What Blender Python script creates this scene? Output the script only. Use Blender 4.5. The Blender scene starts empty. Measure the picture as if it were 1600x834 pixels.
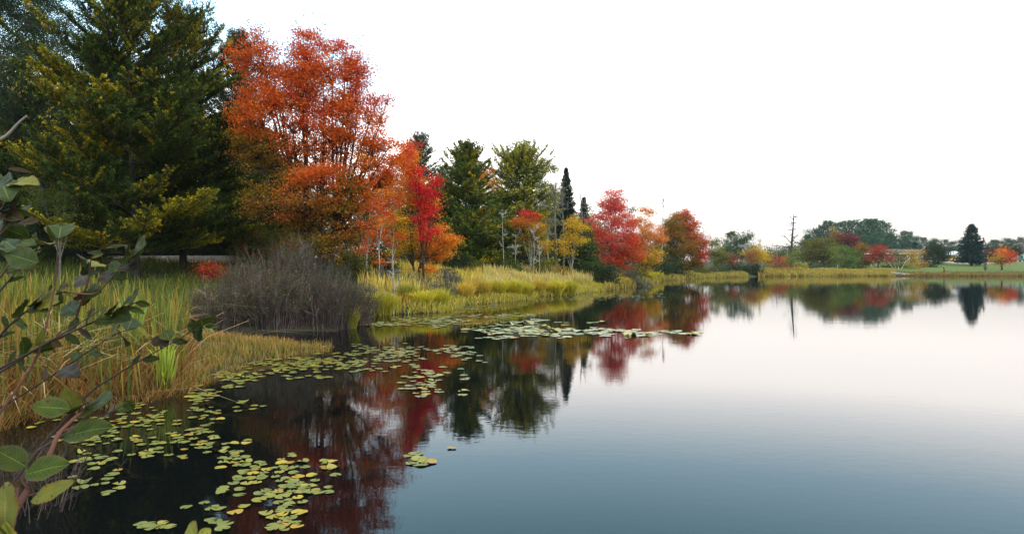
import bpy, math, random
import numpy as np
C = bpy.context.scene.collection
SC = bpy.context.scene
R = math.radians
rng = np.random.default_rng(11)
random.seed(5)

# ---------------------------------------------------------------- camera, sky, sun, exposure
F = 1062.0            # focal length in photo pixels (photo 1600 wide)
HAZE = 0.00014
CZ = 2.0              # eye height above the water
cd = bpy.data.cameras.new('camera'); cam = bpy.data.objects.new('camera', cd); C.objects.link(cam)
cam.location = (0, 0, CZ); cam.rotation_euler = (R(90), 0, 0)
cd.sensor_width = 36; cd.lens = F / 1600 * 36; cd.clip_start = 0.05; cd.clip_end = 5000
SC.camera = cam
SUN_EL, SUN_AZ = R(44), R(140)      # compass angle measured clockwise from +Y (view direction)
w = bpy.data.worlds.new('World'); SC.world = w; w.use_nodes = True
nt = w.node_tree; nt.nodes.clear(); N = nt.nodes.new; Lk = nt.links.new
out = N('ShaderNodeOutputWorld'); bg = N('ShaderNodeBackground'); bg2 = N('ShaderNodeBackground'); mx = N('ShaderNodeMixShader')
sky = N('ShaderNodeTexSky'); sky.sky_type = 'NISHITA'; sky.sun_disc = False
sky.sun_elevation = SUN_EL; sky.sun_rotation = SUN_AZ
Lk(sky.outputs[0], bg.inputs[0]); bg.inputs[1].default_value = 0.1
tc = N('ShaderNodeTexCoord'); sp = N('ShaderNodeSeparateXYZ'); Lk(tc.outputs['Generated'], sp.inputs[0])
rp = N('ShaderNodeValToRGB'); Lk(sp.outputs['Z'], rp.inputs[0])
el = rp.color_ramp.elements
stops = [(0.0, (.95, .87, .82)), (.045, (1.22, 1.13, 1.06)), (.09, (2.05, 1.9, 1.8)), (.16, (2.9, 2.74, 2.62)), (.215, (2.3, 2.45, 2.55)), (.27, (1.45, 2.1, 2.5)),
         (.37, (1.05, 1.95, 2.5)), (.6, (.95, 1.1, 1.25)), (1.0, (1.5, 1.35, 1.15))]
el[0].position = 0; el[1].position = 1
for i, (p, c) in enumerate(stops):
    e = el[0] if i == 0 else (el[-1] if i == len(stops) - 1 else el.new(p))
    e.color = (c[0] / 3, c[1] / 3, c[2] / 3, 1)
nz = N('ShaderNodeTexNoise'); nz.inputs['Scale'].default_value = 2.2; nz.inputs['Detail'].default_value = 3
mp = N('ShaderNodeMapping'); mp.inputs['Scale'].default_value = (1, 1, 3); Lk(tc.outputs['Generated'], mp.inputs[0]); Lk(mp.outputs[0], nz.inputs[0])
mr = N('ShaderNodeMapRange'); mr.inputs['To Min'].default_value = .96 * 3; mr.inputs['To Max'].default_value = 1.04 * 3; Lk(nz.outputs[0], mr.inputs[0])
Lk(rp.outputs[0], bg2.inputs[0]); Lk(mr.outputs[0], bg2.inputs[1])
mx.inputs[0].default_value = 0.94; Lk(bg.outputs[0], mx.inputs[1]); Lk(bg2.outputs[0], mx.inputs[2]); Lk(mx.outputs[0], out.inputs[0])
sd = bpy.data.lights.new('sun', 'SUN'); sun = bpy.data.objects.new('sun', sd); C.objects.link(sun)
sd.energy = 2.1; sd.angle = R(14); sd.color = (1, .93, .82)
sun.rotation_euler = (R(90) - SUN_EL, 0, math.pi - SUN_AZ)
SC.view_settings.view_transform = 'Standard'; SC.view_settings.look = 'None'; SC.view_settings.exposure = 0; SC.view_settings.gamma = 1
SC.view_settings.use_curve_mapping = False
SC.render.engine = 'CYCLES'
cy = SC.cycles
cy.use_denoising = True; cy.max_bounces = 6; cy.diffuse_bounces = 2; cy.glossy_bounces = 3; cy.transmission_bounces = 3
cy.transparent_max_bounces = 4; cy.volume_bounces = 1; cy.caustics_reflective = False; cy.caustics_refractive = False; cy.sample_clamp_indirect = 4
try: cy.denoising_prefilter = 'ACCURATE'
except Exception: pass

# ---------------------------------------------------------------- helpers
def unit(v): return v / (np.linalg.norm(v, axis=-1, keepdims=True) + 1e-9)
def wx(px, d): return (px - 800) / F * d
def wz(py, d): return CZ - (py - 416) / F * d
def P(px, py, d): return np.array([wx(px, d), d, wz(py, d)])
def wd(px, py):                       # pixel on the water plane
    d = CZ * F / (py - 416.0); return (wx(px, d), d)

class Buf:
    def __init__(s): s.v = []; s.c = []; s.q = []; s.t = []; s.n = 0; s.uv = None
    def add(s, v, q=None, t=None, c=(.5, .5, .5)):
        v = np.asarray(v, float).reshape(-1, 3); k = len(v)
        c = np.asarray(c, float)
        if c.ndim == 1: c = np.tile(c, (k, 1))
        s.v.append(v); s.c.append(c)
        if q is not None and len(q): s.q.append(np.asarray(q, int).reshape(-1, 4) + s.n)
        if t is not None and len(t): s.t.append(np.asarray(t, int).reshape(-1, 3) + s.n)
        s.n += k
    def mesh(s, name, origin=(0, 0, 0), smooth=False):
        me = bpy.data.meshes.new(name)
        v = np.concatenate(s.v) - np.asarray(origin, float); c = np.concatenate(s.c)
        q = np.concatenate(s.q) if s.q else np.zeros((0, 4), int); t = np.concatenate(s.t) if s.t else np.zeros((0, 3), int)
        me.vertices.add(len(v)); me.vertices.foreach_set('co', v.astype(np.float32).ravel())
        lv = np.concatenate([q.ravel(), t.ravel()]).astype(np.int32)
        me.loops.add(len(lv)); me.loops.foreach_set('vertex_index', lv)
        me.polygons.add(len(q) + len(t))
        ls = np.concatenate([np.arange(len(q)) * 4, len(q) * 4 + np.arange(len(t)) * 3]).astype(np.int32)
        me.polygons.foreach_set('loop_start', ls)
        me.update(calc_edges=True)
        a = me.color_attributes.new('col', 'FLOAT_COLOR', 'POINT')
        a.data.foreach_set('color', np.concatenate([c, np.ones((len(c), 1))], 1).astype(np.float32).ravel())
        me.polygons.foreach_set('use_smooth', np.full(len(me.polygons), smooth))
        return me
    def build(s, name, mat, parent=None, origin=(0, 0, 0), smooth=False):
        me = s.mesh(name, origin, smooth); me.materials.append(mat)
        o = bpy.data.objects.new(name, me); C.objects.link(o)
        if parent is not None: o.parent = parent
        else: o.location = origin
        return o
def tag(o, label=None, cat=None, group=None, kind=None):
    if label: o['label'] = label
    if cat: o['category'] = cat
    if group: o['group'] = group
    if kind: o['kind'] = kind
    return o
def empty(name, loc, label=None, cat=None, group=None):
    o = bpy.data.objects.new(name, None); C.objects.link(o); o.location = [float(a) for a in loc]; o.empty_display_size = .2
    return tag(o, label, cat, group)
def copy_tree(o, loc, rz=0, sc=1, label=None, group=None):
    r = o.copy(); C.objects.link(r); r.location = [float(a) for a in loc]; r.rotation_euler = (0, 0, rz); r.scale = (sc, sc, sc) if np.isscalar(sc) else sc
    if label: r['label'] = label
    if group: r['group'] = group
    for ch in [x for x in C.objects if x.parent == o]:
        c = ch.copy(); C.objects.link(c); c.parent = r
        for g in [x for x in C.objects if x.parent == ch]:
            k = g.copy(); C.objects.link(k); k.parent = c
    return r

def perp(d):
    a = np.where(np.abs(d[:, 2:3]) > .9, np.array([[1., 0, 0]]), np.array([[0, 0, 1.]]))
    u = unit(np.cross(d, a)); return u, np.cross(d, u)
def segs(b, A, B, ra, rb, sides=3, c=(.1, .1, .1)):
    A = np.asarray(A, float).reshape(-1, 3); B = np.asarray(B, float).reshape(-1, 3); n = len(A)
    if n == 0: return
    ra = np.broadcast_to(ra, n); rb = np.broadcast_to(rb, n)
    u, v = perp(unit(B - A)); ang = np.arange(sides) * 2 * math.pi / sides
    o = np.cos(ang)[None, :, None] * u[:, None] + np.sin(ang)[None, :, None] * v[:, None]
    V = np.concatenate([A[:, None] + o * ra[:, None, None], B[:, None] + o * rb[:, None, None]], 1).reshape(-1, 3)
    i = np.arange(sides); j = (i + 1) % sides
    f = np.stack([i, j, j + sides, i + sides], 1)
    Q = (f[None] + (np.arange(n) * 2 * sides)[:, None, None]).reshape(-1, 4)
    c = np.asarray(c, float)
    if c.ndim == 2: c = np.repeat(c, 2 * sides, 0)
    b.add(V, Q, c=c)
def tube(b, pts, rad, sides=8, c=(.1, .1, .1), lump=0.0):
    pts = np.asarray(pts, float); n = len(pts); rad = np.broadcast_to(rad, n)
    d = unit(np.gradient(pts, axis=0)); ref = np.array([0.31, .95, 0.05]) if abs(d[:, 1]).mean() < .8 else np.array([1., 0, 0])
    u = unit(np.cross(d, ref)); v = np.cross(d, u)
    ang = np.arange(sides) * 2 * math.pi / sides
    rr = rad[:, None] * (1 + lump * rng.normal(size=(n, sides)))
    V = pts[:, None] + (np.cos(ang)[None, :, None] * u[:, None] + np.sin(ang)[None, :, None] * v[:, None]) * rr[:, :, None]
    i, k = np.meshgrid(np.arange(n - 1), np.arange(sides), indexing='ij'); k2 = (k + 1) % sides
    Q = np.stack([i * sides + k, i * sides + k2, (i + 1) * sides + k2, (i + 1) * sides + k], -1).reshape(-1, 4)
    b.add(V.reshape(-1, 3), Q, c=c)
    cap0 = np.concatenate([V[-1], pts[-1:]]); b.add(cap0, t=[[a, (a + 1) % sides, sides] for a in range(sides)], c=c)
def leaves(b, p, size, c, up=.7, aspect=.62, nrm=None):
    n = len(p); 
    if n == 0: return
    nn = unit(rng.normal(size=(n, 3)) + np.array([0, 0, up])) if nrm is None else nrm
    u, v = perp(nn); th = rng.uniform(0, 6.283, (n, 1)); a = u * np.cos(th) + v * np.sin(th); bb = np.cross(nn, a)
    s = (size * rng.uniform(.7, 1.25, n))[:, None]
    V = np.stack([p - a * s * .5, p + bb * s * aspect * .5 - a * s * .08 + nn * s * .06, p + a * s * .5, p - bb * s * aspect * .5 - a * s * .08 + nn * s * .06], 1).reshape(-1, 3)
    b.add(V, np.arange(4 * n).reshape(-1, 4), c=np.repeat(c, 4, 0))
def tufts(b, p, d, ln, w, K, c, spread=.75):
    n = len(p); p = np.repeat(p, K, 0); c = np.repeat(c, K, 0) * rng.uniform(.75, 1.3, (n * K, 1))
    dd = unit(np.repeat(d, K, 0) + rng.normal(size=(n * K, 3)) * spread)
    l = (ln * rng.uniform(.7, 1.2, n * K))[:, None]; s = unit(np.cross(dd, rng.normal(size=(n * K, 3)))) * w
    V = np.stack([p, p + dd * l * .5 + s, p + dd * l, p + dd * l * .5 - s], 1).reshape(-1, 3)
    b.add(V, np.arange(4 * n * K).reshape(-1, 4), c=np.repeat(c, 4, 0))
def blades(b, base, h, w, lean, bend, c0, c1, ori=None):
    """curved grass blades: two quads and a tip triangle; colour runs from the blade's foot to its tip"""
    n = len(base); h = np.broadcast_to(h, n)[:, None]; w = np.broadcast_to(w, n)[:, None]; bend = np.broadcast_to(bend, n)[:, None]
    az = rng.uniform(0, 6.283, n) if ori is None else ori
    side = np.stack([np.cos(az), np.sin(az), np.zeros(n)], 1); up = np.array([[0, 0, 1.]])
    l3 = np.concatenate([lean, np.zeros((n, 1))], 1)
    p1 = base + up * h * .4 + l3 * h * .4; p2 = base + up * h * (.78 - .15 * bend) + l3 * h * (.8 + .3 * bend); p3 = base + up * h * (1 - .5 * bend) + l3 * h * (1.15 + .8 * bend)
    V = np.stack([base - side * w, base + side * w, p1 - side * w, p1 + side * w, p2 - side * w * .7, p2 + side * w * .7, p3], 1)
    o = (np.arange(n) * 7)[:, None]
    Q = np.concatenate([o + np.array([[0, 1, 3, 2]]), o + np.array([[2, 3, 5, 4]])], 0); T = o + np.array([[4, 5, 6]])
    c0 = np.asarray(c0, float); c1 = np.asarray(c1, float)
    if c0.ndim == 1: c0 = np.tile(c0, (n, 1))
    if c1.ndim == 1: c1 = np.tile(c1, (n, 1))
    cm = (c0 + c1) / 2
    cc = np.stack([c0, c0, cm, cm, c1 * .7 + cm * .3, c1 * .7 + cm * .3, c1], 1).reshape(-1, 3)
    b.add(V.reshape(-1, 3), Q, T, c=cc)
def pick(pal, n, jit=.18):
    """pal: [(rgb, weight), ...]"""
    cs = np.array([p[0] for p in pal], float); ws = np.array([p[1] for p in pal], float); ws /= ws.sum()
    i = rng.choice(len(cs), n, p=ws); return np.clip(cs[i] * rng.uniform(1 - jit, 1 + jit, (n, 1)) * rng.uniform(.93, 1.07, (n, 3)), 0, .85)

# ---------------------------------------------------------------- materials
def mat(name):
    m = bpy.data.materials.new(name); m.use_nodes = True; t = m.node_tree; t.nodes.clear()
    return m, t, t.nodes.new, t.links.new
def foliage(name, trans=.35, rough=.55, gloss=.06, tcol=(1, 1, .8)):
    m, t, N, L = mat(name); o = N('ShaderNodeOutputMaterial'); a = N('ShaderNodeAttribute'); a.attribute_name = 'col'
    oi = N('ShaderNodeObjectInfo'); hs = N('ShaderNodeHueSaturation'); rr = N('ShaderNodeMapRange'); rr.inputs['To Min'].default_value = .85; rr.inputs['To Max'].default_value = 1.15
    L(oi.outputs['Random'], rr.inputs[0]); L(rr.outputs[0], hs.inputs['Value']); L(a.outputs['Color'], hs.inputs['Color'])
    d = N('ShaderNodeBsdfDiffuse'); tr = N('ShaderNodeBsdfTranslucent'); g = N('ShaderNodeBsdfGlossy'); g.inputs['Roughness'].default_value = rough
    tm = N('ShaderNodeMix'); tm.data_type = 'RGBA'; tm.blend_type = 'MULTIPLY'; tm.inputs[0].default_value = 1; L(hs.outputs[0], tm.inputs[6]); tm.inputs[7].default_value = (*tcol, 1)
    L(hs.outputs[0], d.inputs[0]); L(tm.outputs[2], tr.inputs[0]); g.inputs[0].default_value = (.9, .95, 1, 1)
    m1 = N('ShaderNodeMixShader'); m1.inputs[0].default_value = trans; L(d.outputs[0], m1.inputs[1]); L(tr.outputs[0], m1.inputs[2])
    m2 = N('ShaderNodeMixShader'); m2.inputs[0].default_value = gloss; L(m1.outputs[0], m2.inputs[1]); L(g.outputs[0], m2.inputs[2]); L(m2.outputs[0], o.inputs[0])
    return m
def noisemat(name, c1, c2, scale=4, rough=.8, stretch=(1, 1, 1), bump=.3, bd=.02, detail=6, spec=.3, attr=False, lo=.35, hi=.65):
    m, t, N, L = mat(name); o = N('ShaderNodeOutputMaterial'); b = N('ShaderNodeBsdfPrincipled'); tc = N('ShaderNodeTexCoord'); mp = N('ShaderNodeMapping')
    mp.inputs['Scale'].default_value = stretch; L(tc.outputs['Object'], mp.inputs[0]); n = N('ShaderNodeTexNoise'); n.inputs['Scale'].default_value = scale; n.inputs['Detail'].default_value = detail
    L(mp.outputs[0], n.inputs[0]); r = N('ShaderNodeMapRange'); r.inputs['From Min'].default_value = lo; r.inputs['From Max'].default_value = hi; L(n.outputs[0], r.inputs[0])
    x = N('ShaderNodeMix'); x.data_type = 'RGBA'; L(r.outputs[0], x.inputs[0]); x.inputs[6].default_value = (*c1, 1); x.inputs[7].default_value = (*c2, 1)
    col = x.outputs[2]
    if attr:
        a = N('ShaderNodeAttribute'); a.attribute_name = 'col'; y = N('ShaderNodeMix'); y.data_type = 'RGBA'; y.blend_type = 'MULTIPLY'; y.inputs[0].default_value = 1
        L(a.outputs['Color'], y.inputs[6]); L(col, y.inputs[7]); col = y.outputs[2]
    L(col, b.inputs['Base Color']); b.inputs['Roughness'].default_value = rough; b.inputs['Specular IOR Level'].default_value = spec
    if bump:
        bp = N('ShaderNodeBump'); bp.inputs['Strength'].default_value = bump; bp.inputs['Distance'].default_value = bd; L(n.outputs[0], bp.inputs['Height']); L(bp.outputs[0], b.inputs['Normal'])
    L(b.outputs[0], o.inputs[0]); return m
M = {}
M['leaf'] = foliage('leaf', .38, gloss=.018)
M['needle'] = foliage('needle', .2, gloss=.012)
M['grass'] = foliage('grass_blade', .3, gloss=.015)
M['twig'] = noisemat('twig', (.75, .75, .75), (1.2, 1.2, 1.2), 6, .9, bump=0, attr=True)
M['bark'] = noisemat('bark', (.55, .55, .55), (1.3, 1.3, 1.3), 7, .9, (1, 1, .25), .8, .03, attr=True)
M['soil'] = noisemat('soil', (.75, .75, .75), (1.2, 1.2, 1.2), 1.3, .95, bump=.6, bd=.05, attr=True, lo=.3, hi=.7)
M['road'] = noisemat('road', (.30, .25, .22), (.42, .36, .31), 3, .9)
def water():
    m, t, N, L = mat('water'); o = N('ShaderNodeOutputMaterial'); tc = N('ShaderNodeTexCoord')
    mp = N('ShaderNodeMapping'); mp.inputs['Scale'].default_value = (1, 1.7, 1); L(tc.outputs['Object'], mp.inputs[0])
    n1 = N('ShaderNodeTexNoise'); n1.inputs['Scale'].default_value = 5; n1.inputs['Detail'].default_value = 3; L(mp.outputs[0], n1.inputs[0])
    n2 = N('ShaderNodeTexNoise'); n2.inputs['Scale'].default_value = .5; n2.inputs['Detail'].default_value = 2; L(mp.outputs[0], n2.inputs[0])
    n3 = N('ShaderNodeTexNoise'); n3.inputs['Scale'].default_value = .11; n3.inputs['Detail'].default_value = 2; L(tc.outputs['Object'], n3.inputs[0])
    pr = N('ShaderNodeMapRange'); pr.inputs['From Min'].default_value = .35; pr.inputs['From Max'].default_value = .65; pr.inputs['To Min'].default_value = .6; pr.inputs['To Max'].default_value = 1.0; L(n3.outputs[0], pr.inputs[0])
    b1 = N('ShaderNodeBump'); b1.inputs['Distance'].default_value = .0008; L(pr.outputs[0], b1.inputs['Strength']); L(n1.outputs[0], b1.inputs['Height'])
    b2 = N('ShaderNodeBump'); b2.inputs['Strength'].default_value = 1; b2.inputs['Distance'].default_value = .0012; L(n2.outputs[0], b2.inputs['Height']); L(b1.outputs[0], b2.inputs['Normal'])
    b = N('ShaderNodeBsdfPrincipled'); b.inputs['Base Color'].default_value = (.0035, .0045, .005, 1); b.inputs['Roughness'].default_value = .02; b.inputs['IOR'].default_value = 1.23
    L(b2.outputs[0], b.inputs['Normal']); L(b.outputs[0], o.inputs[0]); return m
M['water'] = water()
# ---------------------------------------------------------------- terrain, water, road
SH = [wd(*p) for p in [(0, 655), (120, 637), (255, 612), (300, 597), (340, 580), (400, 562), (470, 550), (500, 544)]] + \
     [wd(470, 543), wd(420, 542.5), wd(370, 541), wd(325, 533), (-9.2, 20.2), (-7.3, 20.6)] + [wd(*p) for p in [(540, 515), (572, 502), (590, 491), (650, 489), (690, 487), (725, 476), (830, 467), (835, 463), (900, 459), (948, 453), (990, 446.5), (1040, 437.3), (1100, 433.3), (1190, 431), (1250, 430.6), (1400, 430.2), (1600, 430.4)]] + \
     [(150, 140), (230, 120), (330, 60), (330, -80), (120, -60), (40, -14), (12, -2), (3, 1.2), (-1.5, 2.3), (-4.5, 3.4), (-6.8, 5.2)]
SH = np.array(SH)
def sdist(x, y):
    """signed distance to the shoreline, positive on land"""
    p = np.stack([np.ravel(x), np.ravel(y)], 1).astype(float); A = SH; B = np.roll(SH, -1, 0)
    best = np.full(len(p), 1e9); ins = np.zeros(len(p), bool)
    for a, b in zip(A, B):
        ab = b - a; t = np.clip(((p - a) @ ab) / (ab @ ab), 0, 1); best = np.minimum(best, np.hypot(*(p - a - t[:, None] * ab).T))
        cr = (a[1] > p[:, 1]) != (b[1] > p[:, 1])
        xi = a[0] + (p[:, 1] - a[1]) * (b[0] - a[0]) / (b[1] - a[1] + 1e-12); ins ^= cr & (p[:, 0] < xi)
    return np.where(ins, -best, best).reshape(np.shape(x))
def sm(x, a, b):
    t = np.clip((x - a) / (b - a), 0, 1); return t * t * (3 - 2 * t)
def zland(x, y, s=None):
    x = np.asarray(x, float); y = np.asarray(y, float)
    if s is None: s = sdist(x, y)
    z = .10 + 1.35 * (1 - np.exp(-np.maximum(s, 0) / 9))
    z = z + .95 * sm(y, 26, 36) * sm(-x, 6, 13)
    far = sm(y, 130, 160)
    zf = .15 + .7 * sm(s, 0, 6) + .045 * np.clip(s, 0, 60) + .004 * np.clip(s - 60, 0, 1000)
    z = z * (1 - far) + zf * far
    z = z + .06 * np.sin(x * .9 + 1) * np.cos(y * .7) * sm(s, 0, 3)
    return np.where(s > 0, z * sm(s, -.2, .6) + .0, -np.clip(.1 + -s * .25, 0, 1.2))
def gz(x, y): return float(zland(np.array([x]), np.array([y]))[0])
gx = np.concatenate([-np.geomspace(45, 520, 40)[::-1], np.arange(-44.6, 60, .6), np.arange(61, 140, 2), np.geomspace(142, 520, 30)])
gy = np.concatenate([-np.geomspace(12, 300, 25)[::-1], np.arange(-11, 62, .55), np.arange(63, 240, 2), np.geomspace(243, 560, 30)])
GX, GY = np.meshgrid(gx, gy); GS = sdist(GX, GY); GZ = zland(GX, GY, GS)
nyy, nxx = GX.shape; I, J = np.meshgrid(np.arange(nyy - 1), np.arange(nxx - 1), indexing='ij'); i0 = I * nxx + J
gb = Buf()
lawn = sm(GY, 150, 154) * sm(GX, 72, 84) * (1 - sm(GY, 225, 240)) * sm(GS, 2, 4)
col = np.zeros(GX.shape + (3,)); col[:] = (.05, .05, .022)
meadow = sm(GS, 2, 6) * (1 - sm(GY, 90, 120)); col = col * (1 - meadow[..., None]) + np.array([.03, .045, .01]) * meadow[..., None]
col = col * (1 - lawn[..., None]) + np.array([.10, .145, .02]) * lawn[..., None]
mud = (1 - sm(GS, -.2, .7))[..., None]; col = col * (1 - mud) + np.array([.035, .028, .02]) * mud
gb.add(np.stack([GX, GY, GZ], -1).reshape(-1, 3), np.stack([i0, i0 + 1, i0 + nxx + 1, i0 + nxx], -1).reshape(-1, 4), c=col.reshape(-1, 3))
tag(gb.build('ground', M['soil'], smooth=True), kind='structure')
wb = Buf(); wb.add([[-500, -290, 0], [515, -290, 0], [515, 550, 0], [-500, 550, 0]], [[0, 1, 2, 3]])
tag(wb.build('water', M['water']), kind='structure')
# road on the left bank behind the meadow, with a pale gravel shoulder
rb = Buf(); xs = np.linspace(-60, -12.5, 60); ys = 37.5 + .04 * (xs + 30)
prof = [(-.9, 2.22), (-.35, 2.56), (.3, 2.62), (7, 2.62), (8, 2.3)]
V = np.array([[x, y + dy, z + .03 * math.sin(x * .3) - (0.0 if x < -14 else .5 * (x + 14))] for x, y in zip(xs, ys) for dy, z in prof]); k = len(prof)
rb.add(V, [[i * k + j, (i + 1) * k + j, (i + 1) * k + j + 1, i * k + j + 1] for i in range(len(xs) - 1) for j in range(k - 1)])
tag(rb.build('road', M['road'], smooth=True), kind='structure')

# ---------------------------------------------------------------- palettes (linear rgb base colours)
GREY = (.16, .145, .125); DARKB = (.045, .035, .028); PALEB = (.42, .39, .34); WHITEB = (.6, .58, .52)
RED = [((.66, .055, .012), 4), ((.74, .11, .012), 3), ((.42, .02, .012), 2), ((.65, .2, .02), 1)]
RORANGE = [((.68, .10, .008), 5), ((.75, .18, .008), 4), ((.5, .05, .008), 2), ((.68, .27, .015), 1.3)]
ORANGE = [((.75, .24, .015), 4), ((.78, .36, .02), 3), ((.7, .12, .015), 2), ((.6, .4, .03), 1)]
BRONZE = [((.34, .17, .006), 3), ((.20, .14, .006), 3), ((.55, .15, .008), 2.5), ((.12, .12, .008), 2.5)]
YELLOW = [((.75, .48, .03), 4), ((.62, .42, .02), 3), ((.75, .33, .02), 1.5), ((.3, .3, .03), 1)]
SCARLET = [((.75, .02, .025), 6), ((.6, .01, .02), 3), ((.8, .06, .03), 2)]
PINK = [((.85, .10, .075), 5), ((.85, .17, .10), 3), ((.68, .03, .05), 3), ((.7, .28, .1), 1)]
OLIVE = [((.11, .115, .010), 4), ((.18, .15, .010), 3), ((.06, .08, .010), 2)]
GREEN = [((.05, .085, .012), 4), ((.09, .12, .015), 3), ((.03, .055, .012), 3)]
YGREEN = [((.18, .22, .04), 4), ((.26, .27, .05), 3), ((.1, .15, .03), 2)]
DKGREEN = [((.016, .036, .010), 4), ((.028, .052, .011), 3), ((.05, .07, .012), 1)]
MAROON = [((.18, .018, .03), 4), ((.25, .03, .035), 3), ((.1, .02, .025), 2)]

# ---------------------------------------------------------------- trees
def broadleaf(name, label, cat, px, d, blobs, pal, leaf=None, dens=1.0, tr=.12, stems=1, group=None, bark=GREY, dep=.85, nl=38, lump=1.1, bz=None, spread=.5, fork=.3, up=.7, flat=.6, twr=1.0):
    s = d / F; X = wx(px, d); zb = (gz(X, d) if bz is None else bz) - .08; base = np.array([X, d, zb])
    leaf = max(.085, .0019 * d) if leaf is None else leaf
    root = empty(name, base, label, cat, group)
    tb, cb = Buf(), Buf(); nodes, nrad = [], []
    bl = []
    for q in blobs:
        bx, by, rx, ry = q[:4]; pp = q[4] if len(q) > 4 and q[4] else pal; dn = q[5] if len(q) > 5 else 1
        dy = q[6] if len(q) > 6 else rng.uniform(-.35, .35) * rx * s
        c = P(bx, by, d + dy); bl.append((c, np.array([rx * s, dep * (rx + ry) / 2 * s, ry * s]), pp, dn))
    cz = np.mean([b[0][2] for b in bl]); lowz = min(b[0][2] - b[1][2] * .4 for b in bl)
    fz = zb + max(.15, fork) * (cz - zb)
    st = []
    for k in range(stems):
        off = (k - (stems - 1) / 2) * spread; a = base + np.array([off * .45, rng.uniform(-.2, .2) * (stems > 1), 0])
        cx = np.mean([b[0][0] for b in bl]); tp = np.array([X + off + (cx - X) * .5, d + rng.uniform(-.3, .3), fz])
        pts = np.array([a, a * .6 + tp * .4 + rng.normal(0, .05, 3) * (1, 1, 0), tp]); st.append(tp)
        tube(tb, np.array([a - (0, 0, .25), pts[0] + (0, 0, .1), pts[1], tp]), np.array([1.45, 1.15, .95, .8]) * tr, 8, bark, .06)
    for c, r, pp, dn in bl:
        k = int(np.argmin([abs(t[0] - c[0]) + rng.uniform(0, .4) for t in st])); a = st[k]
        e = c + np.array([0, 0, r[2] * .5]); 
        if c[2] < fz + .2: a = a - np.array([0, 0, max(0, fz - c[2]) + .3 * r[2]])
        t = np.linspace(0, 1, 7)[:, None]; mid = a * .45 + e * .55 + np.array([0, 0, -.1]) * (e - a)[2] + rng.normal(0, .12, 3)
        pts = (1 - t) ** 2 * a + 2 * t * (1 - t) * mid + t ** 2 * e
        rr = tr * np.linspace(.45, .07, 7); tube(tb, pts, rr, 5, bark)
        nodes.append(pts[1:]); nrad.append(rr[1:])
    nodes = np.concatenate(nodes); nrad = np.concatenate(nrad)
    cr = leaf * 4.2
    for c, r, pp, dn in bl:
        area = 4 * math.pi * ((r[0] * r[1] + r[0] * r[2] + r[1] * r[2]) / 3)
        nc = max(6, int(1.9 * dens * dn * area / (cr * cr * 1.15)))
        nsub = max(5, int(nc ** .5 * (lump if d < 95 else max(lump, 2.6)))); sd0 = unit(rng.normal(size=(nsub, 3)) + (0, 0, .25)) * rng.uniform(.35, 1.12, (nsub, 1)) ** .6; pc = rng.integers(nsub, size=nc)
        dr = sd0[pc] + rng.normal(size=(nc, 3)) * np.array([.25, .25, .17]) * (1 if d < 95 else .6); rad = 1.0
        ext = np.where((rng.random((nc, 1)) < .10) & (dr[:, 2:3] > .2), rng.uniform(1.1, 1.35, (nc, 1)), 1); cc = c + dr * rad * r * ext
        km = cc[:, 2] > zb + .15; cc = cc[km]; pc = pc[km]; nc = len(cc)
        if nc == 0: continue
        D = np.linalg.norm(cc[:, None] - nodes[None], axis=2) + np.maximum(0, nodes[None, :, 2] - cc[:, None, 2] + .25) * 1.5
        j = D.argmin(1); A = nodes[j]; mid = A * .5 + cc * .5 + np.array([0, 0, .12]) * (cc[:, 2] - A[:, 2])[:, None] * 0 + rng.normal(0, .06, (nc, 3)) * np.linalg.norm(cc - A, axis=1)[:, None]
        r0 = np.minimum(nrad[j] * .5, .018 * twr + .006 * np.linalg.norm(cc - A, axis=1)); segs(tb, A, mid, r0, r0 * .7, 3, bark); segs(tb, mid, cc, r0 * .7, r0 * .25, 3, bark)
        ex = unit(cc - A) * cr * .6 + cc; segs(tb, cc, ex, r0 * .25, r0 * .1, 3, bark)
        ck = pick(pp, nsub, .15)[pc] * .6 + pick(pp, nc, .12) * .4; n = nc * nl
        p = np.repeat(cc, nl, 0) + rng.normal(size=(n, 3)) * np.array([cr * .5, cr * .5, cr * flat * .42]) + np.repeat(unit(cc - A), nl, 0) * rng.uniform(-.5, .9, (n, 1)) * cr * .7
        col = np.repeat(ck, nl, 0) * .6 + pick(pp, n) * .4; col *= rng.uniform(.8, 1.2, (n, 1))
        leaves(cb, p, leaf, np.clip(col, 0, .85), up)
    tb.build('trunk', M['bark'], root, base, True); cb.build('crown', M['leaf'], root, base)
    return root

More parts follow.
